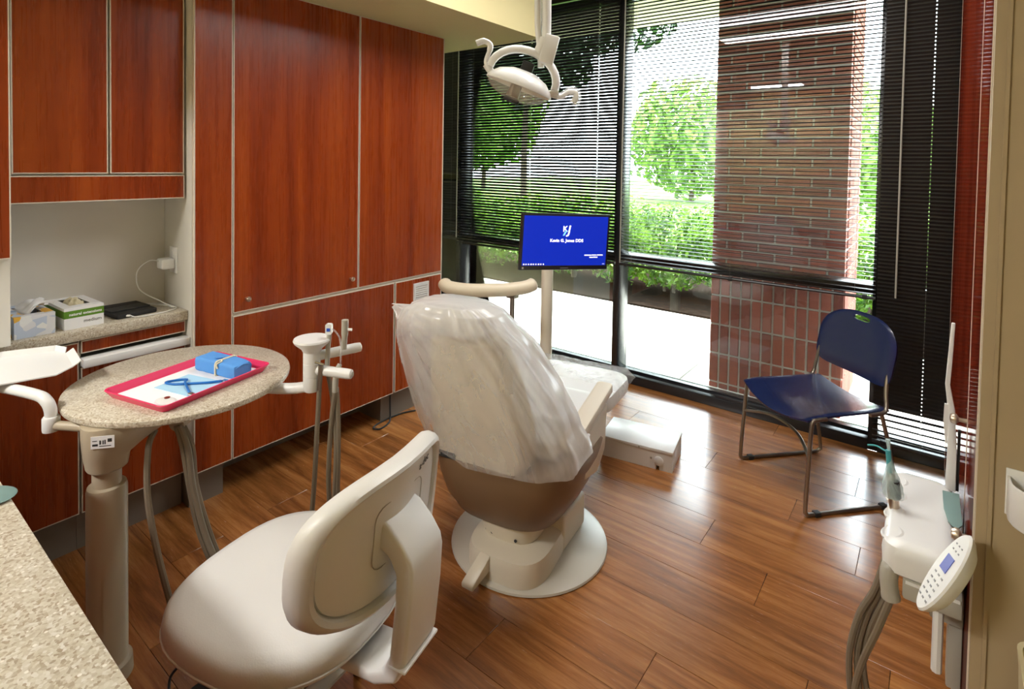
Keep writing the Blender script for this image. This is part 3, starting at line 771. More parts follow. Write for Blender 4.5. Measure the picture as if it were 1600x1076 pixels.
hs = [[(-1.682, 1.112, .80), (-1.69, 1.11, .66), (-1.705, 1.105, .40), (-1.72, 1.08, .10), (-1.66, .98, .012), (-1.54, .93, .012), (-1.48, .90, .012)],
      [(-1.645, 1.150, .79), (-1.662, 1.148, .68), (-1.672, 1.145, .50), (-1.665, 1.14, .20), (-1.62, 1.0, .012), (-1.52, .95, .012), (-1.46, .92, .012)],
      [(-1.65, 1.16, .80), (-1.645, 1.165, .66), (-1.640, 1.16, .45), (-1.62, 1.14, .18), (-1.58, 1.0, .012), (-1.50, .97, .012), (-1.44, .94, .012)],
      [(-1.690, 1.148, .86), (-1.672, 1.158, .76), (-1.65, 1.16, .6), (-1.645, 1.15, .40), (-1.635, 1.13, .15), (-1.57, 1.03, .012), (-1.46, .97, .012)]]
for p in hs: MB().tube(cr(p, 7), .0085, n=8).build('hose', hosem, t)
MB().tube(cr([(-1.93, .69, .74), (-1.90, .66, .70), (-1.855, .645, .55), (-1.80, .67, .32), (-1.785, .72, .12), (-1.765, .80, .012), (-1.64, .88, .012)], 7), .0095, n=8).build('hose', hosem, t)
MB().tube([(-1.94, .80, .77), (-1.885, .735, .752)], [.03, .024], n=14).build('hose_collar', beigep, t)
for i, (dx, dy) in enumerate([(0, 0), (.016, .008), (-.008, .014), (.008, .022)]):
    MB().tube(cr([(-1.885+dx*.6, .735+dy*.6, .752), (-1.862+dx, .745+dy, .68), (-1.845+dx*.7, .757+dy*.7, .56), (-1.82+dx, .775+dy, .42), (-1.77+dx*1.4, .80+dy, .30), (-1.72+dx*2, .83+dy*2, .15), (-1.66+dx*2, .86+dy*2, .012+.001*i), (-1.52+dx, .88+dy*2, .014)], 6), .0095, n=8).build('hose', hosem, t)

# ---- pink tray and what lies in it
a0 = RAD(104)
t = thing('instrument_tray', 'bright pink plastic instrument tray on the round table', 'tray', (-2.022, .838, .820), a0)
# local x runs along the long side
TL, TWd = .208, .148
def tray_ring(z, g): return [Vector((p[0], p[1], z)) for p in rrect(-TL+g, TL-g, -TWd+g, TWd-g, .022-g*.3, 5)]
MB().rings([tray_ring(.001, .016), tray_ring(.021, .003), tray_ring(.025, 0), tray_ring(.027, .001), tray_ring(.0255, .007), tray_ring(.005, .018)]).build('tray', pink, t)
def onT(x, y, z): 
    return Vector((-2.022+cos(a0)*x-sin(a0)*y, .838+sin(a0)*x+cos(a0)*y, .820+z))
o = thing('tray_liner', 'white paper liner in the pink tray', 'paper', onT(0, 0, .0052), a0)
MB().prism(rrect(-TL+.026, TL-.026, -TWd+.026, TWd-.026, .012), 0, .0012).build('sheet', paperw, o)
o = thing('paper_napkin', 'pale blue paper napkin under the blue tubing', 'napkin', onT(-.035, -.035, .0066), a0+RAD(3))
MB().prism([(-.06, -.092), (.075, -.095), (.075, .098), (-.052, .10)], 0, .0015).build('sheet', paperb, o)
o = thing('wrapped_instruments', 'blue cloth-wrapped instrument bundle tied with a cotton band in the pink tray', 'bundle', onT(.108, -.020, .0066), a0-RAD(92))
R_ = []
for i in range(15):
    x = -.100+.20*i/14; k = 1-.10*max(0, (i-11)/3)
    R_.append([Vector((x+.006*noise.noise(Vector((i*.9, j*.7, 3))), p[0]*k+.002*noise.noise(Vector((i*.6, j*.5, 9))), .0245*k+p[1]*k+.002*noise.noise(Vector((i*.7, j*.9, 1))))) for j, p in enumerate(rrect(-.04, .04, -.0245, .0245, .010, 3))])
wb_ = MB().rings(R_).build('wrap', wrapblue, o, angle=50)
MB().add([(.075, -.025, .05), (.100, -.03, .037), (.104, .0, .046), (.085, .0, .052), (.100, .028, .039), (.075, .026, .05)], [(0, 1, 2, 3), (3, 2, 4, 5)]).build('flap', wrapblue, wb_, thick=.002)
MB().add([(-.03, -.012, .0495), (-.01, .01, .0495), (.004, -.004, .053), (-.012, -.02, .052)], [(0, 1, 2, 3)]).build('flap', wrapblue, wb_, thick=.002)
MB().tube([Vector((.012, p[0]*1.06, .0245+p[1]*1.08)) for p in rrect(-.04, .04, -.0245, .0245, .010, 3)], .0035, n=6, closed=True).build('band', cottonm, o)
MB().tube(cr([(.012, -.02, .052), (.03, -.03, .053), (.02, -.043, .044), (.026, -.045, .03)], 4), .003, n=6).build('band_tail', cottonm, o)
o = thing('napkin_clip', 'blue coiled tubing with metal clips on the napkin', 'napkin clip', onT(0, 0, .0081), a0)
pts = cr([(-.079, -.098, .004), (-.06, -.06, .004), (-.03, -.005, .008), (-.008, .018, .005), (-.03, .048, .004), (-.055, .058, .004), (-.052, .02, .004), (-.025, -.025, .0045), (.005, -.07, .005), (.035, -.10, .005)], 8)
MB().tube(pts, .0038, n=10).build('tubing', tubeblue, o)
MB().box(-.088, -.076, -.116, -.096, 0, .008).build('clip', chrome, o, bevel=.001)
MB().box(.034, .048, -.128, -.100, .001, .008).build('clip', chrome, o, bevel=.001)
o = thing('disposable_cup_lid', 'small white moulded dish with a red-brown spot in the tray corner', 'dish', onT(-.150, -.080, .0066), a0+RAD(90))
MB().lathe([(.002, 0), (.024, 0), (.026, .006), (.020, .009), (.002, .008)], 24, sx=1.4).build('dish', whitep, o)
MB().lathe([(.001, 0), (.008, 0), (.0085, .003), (.003, .004)], 16, Matrix.Translation((.01, -.012, .0075))).build('spot', plain('red_brown', srgb(120, 36, 26), .4), o)

# ================================================================== OPERATOR STOOL (foreground)
t = thing('operator_stool', 'white vinyl operator stool with a curved backrest in the foreground', 'stool', (-1.30, .80, 0), RAD(12))
# local frame: backrest towards +x, seat towards -x
R_ = []
def sr(z, k, sq=2.7):
    out = []
    for j in range(48):
        a = 2*pi*j/48; c, s_ = cos(a), sin(a)
        x = .275*math.copysign(abs(c)**(2/sq), c); y = .275*math.copysign(abs(s_)**(2/sq), s_)
        y *= 1-.16*(x/.275 > 0)*(x/.275)**2
        out.append(Vector((-.03+x*k, .01+y*k, z)))
    return out
for z, k in [(.418, .90), (.425, .97), (.440, .998), (.456, 1.0), (.474, .985), (.488, .94), (.496, .85), (.500, .6), (.499, .3), (.498, .05)]: R_.append(sr(z, k))
sc = MB().rings(R_).build('seat', cream, t)
MB().tube(sr(.4405, 1.002), .0028, n=6, closed=True).build('piping', cream, sc)
MB().rings([sr(.39, .55), sr(.40, .82), sr(.419, .88)]).build('seat_pan', greyp, t)
MB().lathe([(.004, .10), (.03, .10), (.03, .30), (.02, .305), (.02, .40), (.004, .40)], 20, Matrix.Translation((-.02, 0, 0))).build('gas_lift', greyp, t)
for i in range(5):
    a = RAD(72*i+20); c, s_ = cos(a), sin(a)
    lg = MB().tube([(-.02+.02*c, .02*s_, .11), (-.02+.13*c, .13*s_, .10), (-.02+.27*c, .27*s_, .068)], [.03, .026, .018], n=10, sx=.6).build('base_leg', greyp, t)
    MB().lathe([(.004, -.011), (.026, -.011), (.028, 0), (.026, .011), (.004, .011)], 18, Matrix.Translation((-.02+.27*c, .27*s_, .028)) @ Matrix.Rotation(a+.6, 4, 'Z') @ Matrix.Rotation(pi/2, 4, 'X')).build('caster', rubber, lg)
BX, BZ, BHY, BHZ = .308, .735, .255, .168
def padx(y, z): return BX-1.15*y*y+.10*(z-BZ)
def pr(k, off, sq=2.9, e2=0.):
    out = []
    for j in range(56):
        a = 2*pi*j/56; c, s_ = cos(a), sin(a)
        y = (BHY*k+e2)*math.copysign(abs(c)**(2/sq), c); z = (BHZ*k+e2)*math.copysign(abs(s_)**(2/sq), s_)
        out.append(Vector((padx(y, BZ+z)+off, y, BZ+z)))
    return out
MB().rings([pr(.05, -.045), pr(.6, -.045), pr(.88, -.036), pr(.97, -.022), pr(1.0, -.004), pr(.99, .016), pr(.96, .028), pr(.915, .032), pr(.87, .026), pr(.845, .010), pr(.835, .004), pr(.05, .004)]).build('backrest', cream, t)
sh = MB().rings([pr(.05, .0165), pr(.6, .0165), pr(.80, .0165), pr(.832, .0145), pr(.838, .006)], cap1=False).build('back_shell', whitep, t)
def onpad(y, z, off): return Vector((padx(y, z)+off, y, z))
p0 = onpad(.10, BZ+.110, .0172); ty = (onpad(.12, BZ+.115, 0)-onpad(.08, BZ+.115, 0)).normalized()
tz = (onpad(.10, BZ+.13, 0)-onpad(.10, BZ+.10, 0)).normalized()
text('a-dec', .028, inkgrey, frameM(ty, tz, ty.cross(tz), p0), 'lettering', sh, extrude=.0004)
MB().tube([onpad(p[0], BZ+.01+p[1], .0167) for p in rrect(-.085, .095, -.075, .075, .03, 4)], .0014, n=5, closed=True).build('cover_seam', greyp, sh)
# backrest bracket and upright
PWd = .062
side = [(.300, .785), (.335, .772), (.372, .738), (.396, .706), (.402, .680), (.398, .60), (.384, .47), (.360, .412), (.30, .385), (.05, .375), (.05, .40), (.28, .412), (.322, .432), (.340, .47), (.354, .60), (.356, .665), (.335, .700), (.300, .715)]
MB().prism(side, -.058, .074, frameM((1, 0, 0), (0, 0, 1), (0, -1, 0), (0, .016, 0))).build('upright', whitep, t, bevel=.010, seg=3, angle=50)
MB().box(.339, .3885, -.060, .076, .447, .455).build('upright_band', whitep, t, bevel=.004)
o = thing('foot_control', 'black foot control with a looped cable under the stool seat', 'foot control', (-1.655, .715, 0))
MB().lathe([(.004, 0), (.06, 0), (.064, .012), (.05, .03), (.004, .034)], 28).build('pedal', rubber, o)
MB().tube(cr([(-.04, .02, .02), (-.08, .03, .05), (-.12, .01, .06), (-.14, -.03, .03), (-.11, -.05, .006), (-.04, -.09, .006), (.06, -.12, .006)], 6), .004, n=6).build('cable', rubber, o)

# ================================================================== DENTAL CHAIR
DC = thing('dental_chair', 'cream dental patient chair with its backrest draped in a clear plastic bag', 'dental chair', (-1.42, 1.90, 0), RAD(10))
t = DC
MB().lathe([(.01, 0), (.322, 0), (.33, .004), (.328, .012), (.31, .020), (.20, .032), (.01, .036)], 64, Matrix.Translation((.088, -.015, 0))).build('base_plate', plain('base_grey', srgb(196, 190, 176), .35), t)
R_ = []
for z, a, b, dy in [(.02, .17, .19, 0), (.085, .17, .19, 0), (.108, .162, .183, 0), (.118, .14, .16, .005), (.122, .06, .08, .01)]:
    R_.append(sring(.095, -.135+dy, z, a, b, 40, 3.2))
cv = MB().rings(R_).build('base_cover', creamhard, t)
R_ = []
for z, a, b in [(.11, .115, .115), (.135, .122, .125), (.18, .128, .135), (.22, .132, .14)]:
    R_.append(sring(.075, -.115, z, a, b, 36, 3.))
lf = MB().rings(R_).build('lift_housing', creamhard, t)
for x, y in ((.03, -.235), (.135, -.238), (.0, -.225)):
    MB().lathe([(.001, 0), (.006, 0), (.006, .003), (.001, .003)], 12, Matrix.Translation((x, y-.0, .140)) @ Matrix.Rotation(pi/2, 4, 'X')).build('bolt', ink, lf)
R_ = []
MB().prism([(-.03, .0), (.05, .0), (.06, .22), (-.03, .22)], .03, .17, Matrix.Translation((.215, -.06, 0))).build('side_arm_link', creamhard, t, bevel=.012, seg=3)
MB().add([(.02, -.31, .11), (.07, -.32, .11), (.045, -.405, .035), (-.01, -.40, .035), (.02, -.31, .05), (.07, -.32, .05), (.045, -.405, .015), (-.01, -.40, .015)],
         [(0, 1, 2, 3), (7, 6, 5, 4), (0, 4, 5, 1), (1, 5, 6, 2), (2, 6, 7, 3), (3, 7, 4, 0)]).build('stop_plate', creamhard, t, bevel=.006)
R_ = []
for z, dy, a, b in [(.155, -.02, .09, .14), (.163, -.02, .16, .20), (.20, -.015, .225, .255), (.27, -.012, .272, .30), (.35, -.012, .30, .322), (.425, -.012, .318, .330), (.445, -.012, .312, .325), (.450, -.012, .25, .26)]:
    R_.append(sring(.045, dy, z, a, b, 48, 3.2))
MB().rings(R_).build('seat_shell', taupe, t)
# right arm support and arm pad
MB().prism([(-.05, .34), (.10, .30), (.20, .36), (.22, .56), (-.02, .53), (-.10, .42)], .300, .350, frameM((0, 1, 0), (0, 0, 1), (1, 0, 0), (0, 0, 0))).build('arm_support', creamhard, t, bevel=.014, seg=3)
ap = frameM((1, 0, 0), Vector((0, .45, .07)).normalized(), Vector((0, -.07, .45)).normalized(), (.325, .03, .575))
MB().prism(rrect(-.036, .036, -.235, .235, .018, 5), -.02, .018, ap).build('arm_pad', creamhard, t, bevel=.006, seg=2)
# seat and legrest cushion
def cush(x0, x1, y0, y1, z0, z1, nm, mat, r=.05, tilt=0):
    rr = []
    for k, z in [(.02, z0), (.004, z0+.012), (0, (z0+z1)/2), (.006, z1-.012), (.022, z1-.002), (.05, z1)]:
        rr.append([Vector((p[0], p[1], z+tilt*(p[1]-y0))) for p in rrect(x0+k, x1-k, y0+k, y1-k, r, 6)])
    return MB().rings(rr).build(nm, mat, t)
cush(-.245, .285, -.20, .36, .455, .535, 'seat_cushion', cream)
cush(-.225, .305, .345, .80, .415, .505, 'leg_rest', cream, r=.09, tilt=-.04)
# backrest
R_ = []
for z, yr, yf, hw in [(.438, -.318, -.17, .150), (.442, -.328, -.16, .192), (.50, -.338, -.17, .205), (.62, -.362, -.19, .198), (.80, -.410, -.25, .172), (.93, -.448, -.31, .145), (.985, -.463, -.34, .11), (.995, -.46, -.36, .06)]:
    R_.append(sring(.0, (yr+yf)/2, z, hw, (yf-yr)/2, 48, 6.))
bk = MB().rings(R_).build('backrest', creamhard, t)
R_ = []
for z, hw, hd in [(.975, .06, .03), (.98, .11, .05), (1.0, .135, .062), (1.045, .135, .062), (1.078, .11, .05), (1.085, .05, .03)]:
    R_.append(sring(-.01, -.44, z, hw, hd, 36, 3.))
MB().rings(R_).build('headrest', cream, t)
lb = MB().box(-.19, -.085, -.3345, -.3325, .444, .468).build('name_plate', ink, bk)
text('Boyd', .016, greyp, frameM((1, 0, 0), (0, 0, 1), (0, -1, 0), (-.170, -.3352, .456)), 'lettering', bk)
for x0_, x1_ in ((-.146, -.118), (-.112, -.096)): MB().box(x0_, x1_, -.3352, -.334, .4535, .4575).build('plate_line', inkgrey, bk)
# plastic bag over the backrest
lev = [(1.108, -.50, -.42, -.06, .05), (1.102, -.54, -.37, -.13, .11), (1.078, -.560, -.34, -.185, .165), (1.03, -.565, -.30, -.225, .20), (.97, -.545, -.25, -.25, .245), (.88, -.510, -.20, -.262, .285), (.78, -.470, -.14, -.27, .325), (.68, -.432, -.09, -.272, .352), (.60, -.405, -.05, -.268, .372), (.55, -.390, -.02, -.258, .388), (.505, -.380, .0, -.248, .398)]
def bag_fn(u, v):
    a = 2*pi*u; f = v*(len(lev)-1); i = min(int(f), len(lev)-2); q = f-i
    z, sr_, sf, ll, lr = [lev[i][k]*(1-q)+lev[i+1][k]*q for k in range(5)]
    sr_ -= .014; ll -= .006
    c, s_ = cos(a), sin(a); e = 3.2
    x = (ll+lr)/2+(lr-ll)/2*math.copysign(abs(c)**(2/e), c)
    y = (sr_+sf)/2+(sf-sr_)/2*math.copysign(abs(s_)**(2/e), s_)
    # drooping, uneven hem and radiating folds
    n1 = noise.noise(Vector((c*1.7+4, s_*1.7, z*1.3+v)))*1.0
    n2 = noise.noise(Vector((c*4.2+z*2.5, s_*4.2-z*1.5, z*2.2)))*1.0
    n3 = noise.noise(Vector((c*9+z*5, s_*9+z*6, z*3)))
    amp = .016*min(1, v*3+.25)
    d = n1*amp*1.1+n2*amp*1.0+n3*amp*.55
    px, pz = x+.20, z-1.09
    rr_ = math.hypot(px, pz); fa = math.atan2(pz, px)
    if s_ < .2: d += (.010*abs(sin(fa*11+2.5*rr_))-.005)*min(1, rr_*5)*max(0, 1-rr_*1.1)
    d += .008*(abs(noise.noise(Vector((x*7+z*9, y*6, z*3))))*2-.5)*max(0, c)
    x += c*d; y += s_*d
    z += .010*n2*v
    if v > .9: z += (v-.9)*10*(-.035*n1-.05*max(0, -s_)*(.5+.5*c)+.03*max(0, c)*max(0, s_+.3))
    return (x, y, z)
bg = MB().grid(bag_fn, 150, 64)
k = len(bg.v); bg.v.append((-.005, -.46, 1.110)); bg.f += [(i*65, k, (i+1)*65) for i in range(150)]
bgo = bg.build('plastic_bag', bag, t, label='clear crinkled plastic bag', angle=75)
def ear(u, v):
    x = -.185-.05*v+.03*(u-.5)*(1-v); y = -.53-.012*sin(u*9)*v+.05*(u-.5)*(1-v); z = 1.055+.02*v+.05*(u-.5)*(1-.7*v)
    return (x, y, z)
MB().grid(ear, 8, 6).build('bag_corner', bag, bgo, angle=80)
def ff(u, v):
    x = -.245+.56*u; y = .50+.32*v
    ed = max(abs(u-.5)*2, max(0, v*2-1)); 
    z = .502-.014*(y-.345)+.012-.05*max(0, ed-.86)/.14+.007*noise.noise(Vector((u*9, v*5+u*4, 2)))+.004*noise.noise(Vector((u*22, v*12, 5)))
    return (x, y, z)
MB().grid(ff, 44, 30).build('foot_cover', clearfilm, t, label='clear plastic foot cover', angle=75)

# ---- white floor box
t = thing('floor_box', 'low white utility box with a round dial beside the leg rest', 'utility box', (-1.254, 2.862, 0), RAD(10))
box('body', (-.195, .195, -.055, .125, 0, .092), whitep, t, bevel=.002)
MB().prism([(-.195, 0), (.112, 0), (.112, .022), (.128, .022), (.128, 0), (.195, 0), (.195, .092), (-.195, .092)], .0545, .125, frameM((1, 0, 0), (0, 0, 1), (0, -1, 0), (0, 0, 0))).build('front_panel', whitep, t, label='front panel with a cord notch')
box('lid', (-.198, .198, -.128, .128, .092, .110), whitep, t, bevel=.004)
MB().lathe([(.004, 0), (.024, 0), (.024, .006), (.020, .008), (.004, .008)], 28, Matrix.Translation((.125, -.125, .048)) @ Matrix.Rotation(pi/2, 4, 'X')).build('dial', whitep, t)
for x, z in ((.085, .055), (.02, .1)):
    MB().lathe([(.001, 0), (.006, 0), (.006, .003), (.001, .003)], 12, Matrix.Translation((x, -.125-(.003 if z > .09 else 0), z)) @ Matrix.Rotation(pi/2, 4, 'X')).build('stud', greyp, t)

# ---- assistant stool beyond the chair
t = thing('assistant_stool', 'assistant stool with a curved beige body-support bar behind the dental chair', 'stool')
arc = cr([(-2.035, 2.085, .966), (-1.985, 2.068, .953), (-1.90, 2.105, .945), (-1.82, 2.165, .945), (-1.735, 2.245, .948), (-1.672, 2.318, .958), (-1.648, 2.368, .975)], 6)
n_ = len(arc)
MB().tube(arc, [.012]+[.030]+[.036]*(n_-4)+[.030, .012], n=18, sx=.95).build('support_bar', plain('beige_vinyl', srgb(202, 190, 166), .45), t)
MB().box(-1.752, -1.700, 2.255, 2.295, .902, .916).build('bar_plate', steel, t)
MB().tube(cr([(-1.726, 2.275, .912), (-1.727, 2.278, .75), (-1.73, 2.29, .56), (-1.76, 2.32, .47), (-1.88, 2.40, .45)], 5), .0125, n=10).build('post', steel, t)
MB().lathe([(.01, .48), (.155, .48), (.17, .50), (.17, .53), (.15, .55), (.01, .555)], 36, Matrix.Translation((-1.95, 2.47, 0))).build('seat', cream, t)
MB().lathe([(.01, .43), (.05, .43), (.09, .48), (.01, .481)], 20, Matrix.Translation((-1.95, 2.47, 0))).build('seat_plate', greyp, t)
MB().lathe([(.004, .08), (.026, .08), (.026, .43), (.004, .431)], 18, Matrix.Translation((-1.95, 2.47, 0))).build('gas_lift', greyp, t)
for i in range(5):
    a = RAD(72*i+100); c, s_ = cos(a), sin(a)
    lg = MB().tube([(-1.95+.01*c, 2.47+.01*s_, .10), (-1.95+.22*c, 2.47+.22*s_, .065)], [.026, .017], n=8).build('base_leg', greyp, t)
    MB().lathe([(.004, -.01), (.024, -.01), (.026, 0), (.024, .01), (.004, .01)], 16, Matrix.Translation((-1.95+.22*c, 2.47+.22*s_, .026)) @ Matrix.Rotation(a, 4, 'Z') @ Matrix.Rotation(pi/2, 4, 'X')).build('caster', rubber, lg)

# ---- monitor on its pole
t = thing('monitor', 'flat black monitor showing a blue desktop, on a beige floor pole', 'monitor', (-1.86, 2.80, 0))
MB().lathe([(.01, 0), (.11, 0), (.11, .012), (.05, .02), (.036, .03), (.036, 1.16), (.03, 1.17), (.01, 1.17)], 28).build('pole', creamhard, t)
from mathutils import Euler
mm_ = Matrix.Translation((-1.626+1.86, 2.628-2.80, 1.166)) @ Euler((.0396, .0321, .9537), 'XYZ').to_matrix().to_4x4()
hz = MB().box(-.265, .265, .0, .028, -.1575, .1575).build('housing', black, t, bevel=.004)
hz.matrix_local = mm_
MB().tube([(0, -.0, 1.14), ((-1.626+1.86)*.9+.01, (2.628-2.80)*.9+.01, 1.15)], .022, n=10).build('mount_arm', black, t)
o = MB().box(-.252, .252, -.0012, .0, -.132, .145).build('screen', screenblue, hz)
mt = frameM((1, 0, 0), (0, 0, 1), (0, -1, 0), (0, -.002, 0))
TM = lambda x, z: Matrix.Translation((x, -.0018, z)) @ frameM((1, 0, 0), (0, 0, 1), (0, -1, 0), (0, 0, 0))
text('Kevin G. Jones DDS', .0245, screenwhite, TM(.005, .008), 'lettering', hz, extrude=.0002, bold=.0006, spacing=1.0)
text('J', .066, screenwhite, TM(.014, .067), 'emblem', hz, extrude=.0002, bold=.0012, shear=.15)
text('K', .044, screenwhite, TM(-.008, .073), 'emblem', hz, extrude=.0003, bold=.0008)
MB().prism([(-.022, .036), (-.012, .036), (.006, .066), (-.004, .066), (-.012, .056)], 0, .0003, frameM((1, 0, 0), (0, 0, 1), (0, -1, 0), (0, -.0021, 0))).build('emblem', screencyan, hz)
for x0_, x1_, z_ in ((.118, .160, -.074), (.163, .192, -.0735), (.196, .232, -.073), (.150, .172, -.086), (.174, .200, -.0855)):
    MB().box(x0_, x1_, -.0016, -.001, z_-.0028, z_+.0028).build('caption_line', screenwhite, hz)
for i in range(9):
    w_ = .006 if i % 3 else .008
    MB().box(-.245+.0145*i, -.245+.0145*i+w_, -.0016, -.001, -.128, -.121).build('icon', screenwhite, hz)
MB().box(.232, .246, -.0016, -.001, -.127, -.121).build('icon', plain('screen_grey', srgb(150, 160, 200), .4, emit=srgb(150, 160, 200), es=.6), hz)
MB().box(-.024, .024, -.0006, .001, -.149, -.144).build('badge', plain('badge_grey', srgb(110, 110, 110), .4), hz)
MB().box(-.250, -.240, -.0012, .0, -.150, -.140).build('badge', greyp, hz)

# ---- navy stacking chair
t = thing('stacking_chair', 'navy plastic stacking chair on a bent steel sled frame by the window', 'chair', (-.612, 2.977, 0), RAD(-41.8))
ur, SW = .0095, .245
for s in (-1, 1):
    x = SW*s
    side = [(x*.94, .035, .435), (x*.96, .05, .445)]
    pts = [(x*1.0, .10, .447), (x*1.0, .05, .445), (x*1.0, .025, .425), (x*1.01, .012, .25), (x*1.02, .0, .05), (x*1.02, .005, .018), (x*1.02, .035, ur), (x*1.02, .25, ur), (x*1.02, .45, ur), (x*1.01, .485, .02), (x*1.0, .492, .05), (x*.99, .455, .25), (x*.98, .415, .40), (x*.98, .40, .447)]
    MB().tube(cr(pts, 5), ur, n=10).build('side_frame', steel, t)
    pts = [(x*.97, .34, .446), (x*.98, .41, .452), (x*.97-.008, .436, .475), (x*.94-.014, .445, .52), (x*.91-.018, .458, .58), (x*.89-.018, .474, .64)]
    MB().tube(cr(pts, 5), ur, n=10).build('back_post', steel, t)
    MB().box(x*1.02-.014, x*1.02+.014, .045, .075, .0, .022).build('glide', rubber, t, bevel=.003)
    MB().box(x*1.02-.014, x*1.02+.014, .40, .43, .0, .022).build('glide', rubber, t, bevel=.003)
MB().tube(cr([(-SW*1.01, .012, .275), (-SW*.5, .06, .31), (0, .075, .318), (SW*.5, .06, .31), (SW*1.01, .012, .275)], 6), ur*.8, n=10).build('stretcher', steel, t)
def seatf(u, v):
    a = (u-.5)*2; y = .0+.45*v
    w = .245*(1-.05*v)
    z = .462-.030*(1-a*a)*(1-.3*v)-.022*(max(0, .25-v)/.25)**2*(1-.5*a*a)+.004*v
    y -= .03*(1-a*a)*(1-v)
    return (a*w, y, z-.006*max(0, abs(a)-.92)/.08)
MB().grid(seatf, 28, 20).build('seat', bluep, t, thick=.009, angle=60)
# back: closed outline with a hand slot
def back_pt(x, z):
    y = .435+.22*(z-.58)+.0-.75*x*x*0.55
    return (x-.018, y+.030, z)
out = []
for i in range(49):
    pass
NB = 64
def outl(k):          # outline of the back, k in 0..1 round the edge
    a = 2*pi*k
    c, s_ = cos(a), sin(a)
    if s_ >= 0:
        x = .245*math.copysign(abs(c)**(2/2.6), c); z = .70+.155*abs(s_)**(2/2.3)
    else:
        x = .245*math.copysign(abs(c)**(2/7.), c); z = .70-.155*abs(s_)**(2/7.)
        x *= 1-.05*abs(s_)
    return x, z
def hole(k):
    a = 2*pi*k
    return .052*math.copysign(abs(cos(a))**(2/3.), cos(a)), .826+.0125*math.copysign(abs(sin(a))**(2/2.5), sin(a))
vs, fs = [], []
NR = 7
for r_ in range(NR+1):
    q = r_/NR
    for j in range(NB):
        ox, oz = outl(j/NB); ix, iz = hole(j/NB)
        x = ox*(1-q)+ix*q; z = oz*(1-q)+iz*q
        p = back_pt(x, z); lip = .012*max(0, 1-q*NR*.8)
        vs.append((p[0], p[1]+(-.0)+lip, p[2]))
for r_ in range(NR):
    for j in range(NB):
        k = (j+1) % NB
        fs.append((r_*NB+j, r_*NB+k, (r_+1)*NB+k, (r_+1)*NB+j))
m = MB(); m.add(vs, fs); m.build('backrest', bluep, t, thick=.010, angle=60)

# ================================================================== DENTAL LAMP
LC = Vector((-1.262, 1.690, 1.905))
Rr = Vector((.794, .608, .017)).normalized(); Uu = Vector((-.03, .01, 1)).normalized(); Fw = Rr.cross(Uu)*-1
Fw = Uu.cross(Rr).normalized()
th = RAD(21)
e1 = (Rr*cos(th)-Uu*sin(th)).normalized()
dn = (-Uu*cos(th)-Rr*sin(th)).normalized()
ph = RAD(-4)
e3 = (dn*cos(ph)-Fw*sin(ph)).normalized()
if e3.dot(Vector((0, 0, 1))) > 0: e3 = -e3
e2 = e3.cross(e1).normalized()
t = thing('dental_lamp', 'white ceiling-mounted dental operating lamp with two handles', 'lamp', M=frameM((1, 0, 0), (0, 1, 0), (0, 0, 1), LC))
LM = frameM(e1, e2, e3, (0, 0, 0))
V = lambda x, y, z: LM @ Vector((x, y, z))
hd = MB().lathe([(.004, -.050), (.05, -.046), (.095, -.028), (.122, -.002), (.130, .012), (.131, .018), (.127, .020), (.118, .006), (.09, -.02), (.05, -.036), (.004, -.040)], 48, LM, sx=1., sy=.80).build('lamp_head', whitep, t)
MB().lathe([(.004, -.036), (.05, -.032), (.088, -.016), (.116, .008), (.124, .017), (.114, .006), (.087, -.018), (.05, -.034), (.004, -.038)], 48, LM, sx=1., sy=.80).build('reflector', reflm, hd)
MB().lathe([(.004, .074), (.05, .070), (.095, .054), (.119, .032), (.127, .016), (.124, .016), (.116, .031), (.093, .052), (.05, .067), (.004, .071)], 48, LM, sx=1., sy=.80).build('lens', lens, hd)
MB().tube([V(-.01, 0, -.03), V(-.01, 0, .06)], [.018, .026], n=14).build('bulb', plain('bulb_grey', srgb(120, 104, 84), .3, metal=.6), hd)
MB().box(-.040, .022, -.016, .016, .064, .080, LM).build('bulb_shield', rubber, hd, bevel=.004)
MB().box(-.018, .028, -.03, .03, -.082, -.044, LM).build('driver_box', rubber, t, bevel=.003)
# yoke arc
arc = [V(.132*cos(RAD(a)), -.0, -.02-.105*sin(RAD(a))) for a in range(0, 181, 12)]
MB().tube(arc, .019, n=12, sx=.75).build('yoke', whitep, t)
for s in (-1, 1): MB().tube([V(.118*s, 0, .0), V(.146*s, 0, -.02)], .014, n=12).build('yoke_joint', whitep, t)
# handles
MB().tube(cr([V(-.128, 0, -.004), V(-.150, 0, -.03), V(-.152, .0, -.075), V(-.160, 0, -.095), V(-.185, 0, -.098), V(-.208, 0, -.080)], 6), [.009]*12+[.011]*12+[.012]*7, n=12).build('handle', whitep, t)
hr = MB().tube(cr([V(.128, 0, .0), V(.160, 0, -.006), V(.185, 0, -.034), V(.208, 0, -.040), V(.218, 0, -.022), V(.214, 0, -.002)], 6), [.009]*12+[.011]*12+[.012]*7, n=12).build('handle', whitep, t)
MB().tube(cr([V(.150, 0, -.004), V(.165, 0, -.010), V(.186, 0, -.036), V(.208, 0, -.042), V(.221, 0, -.022), V(.216, 0, .004)], 6), [.015]*12+[.017]*12+[.018]*7, n=12).build('handle_sleeve', clearfilm, hr)
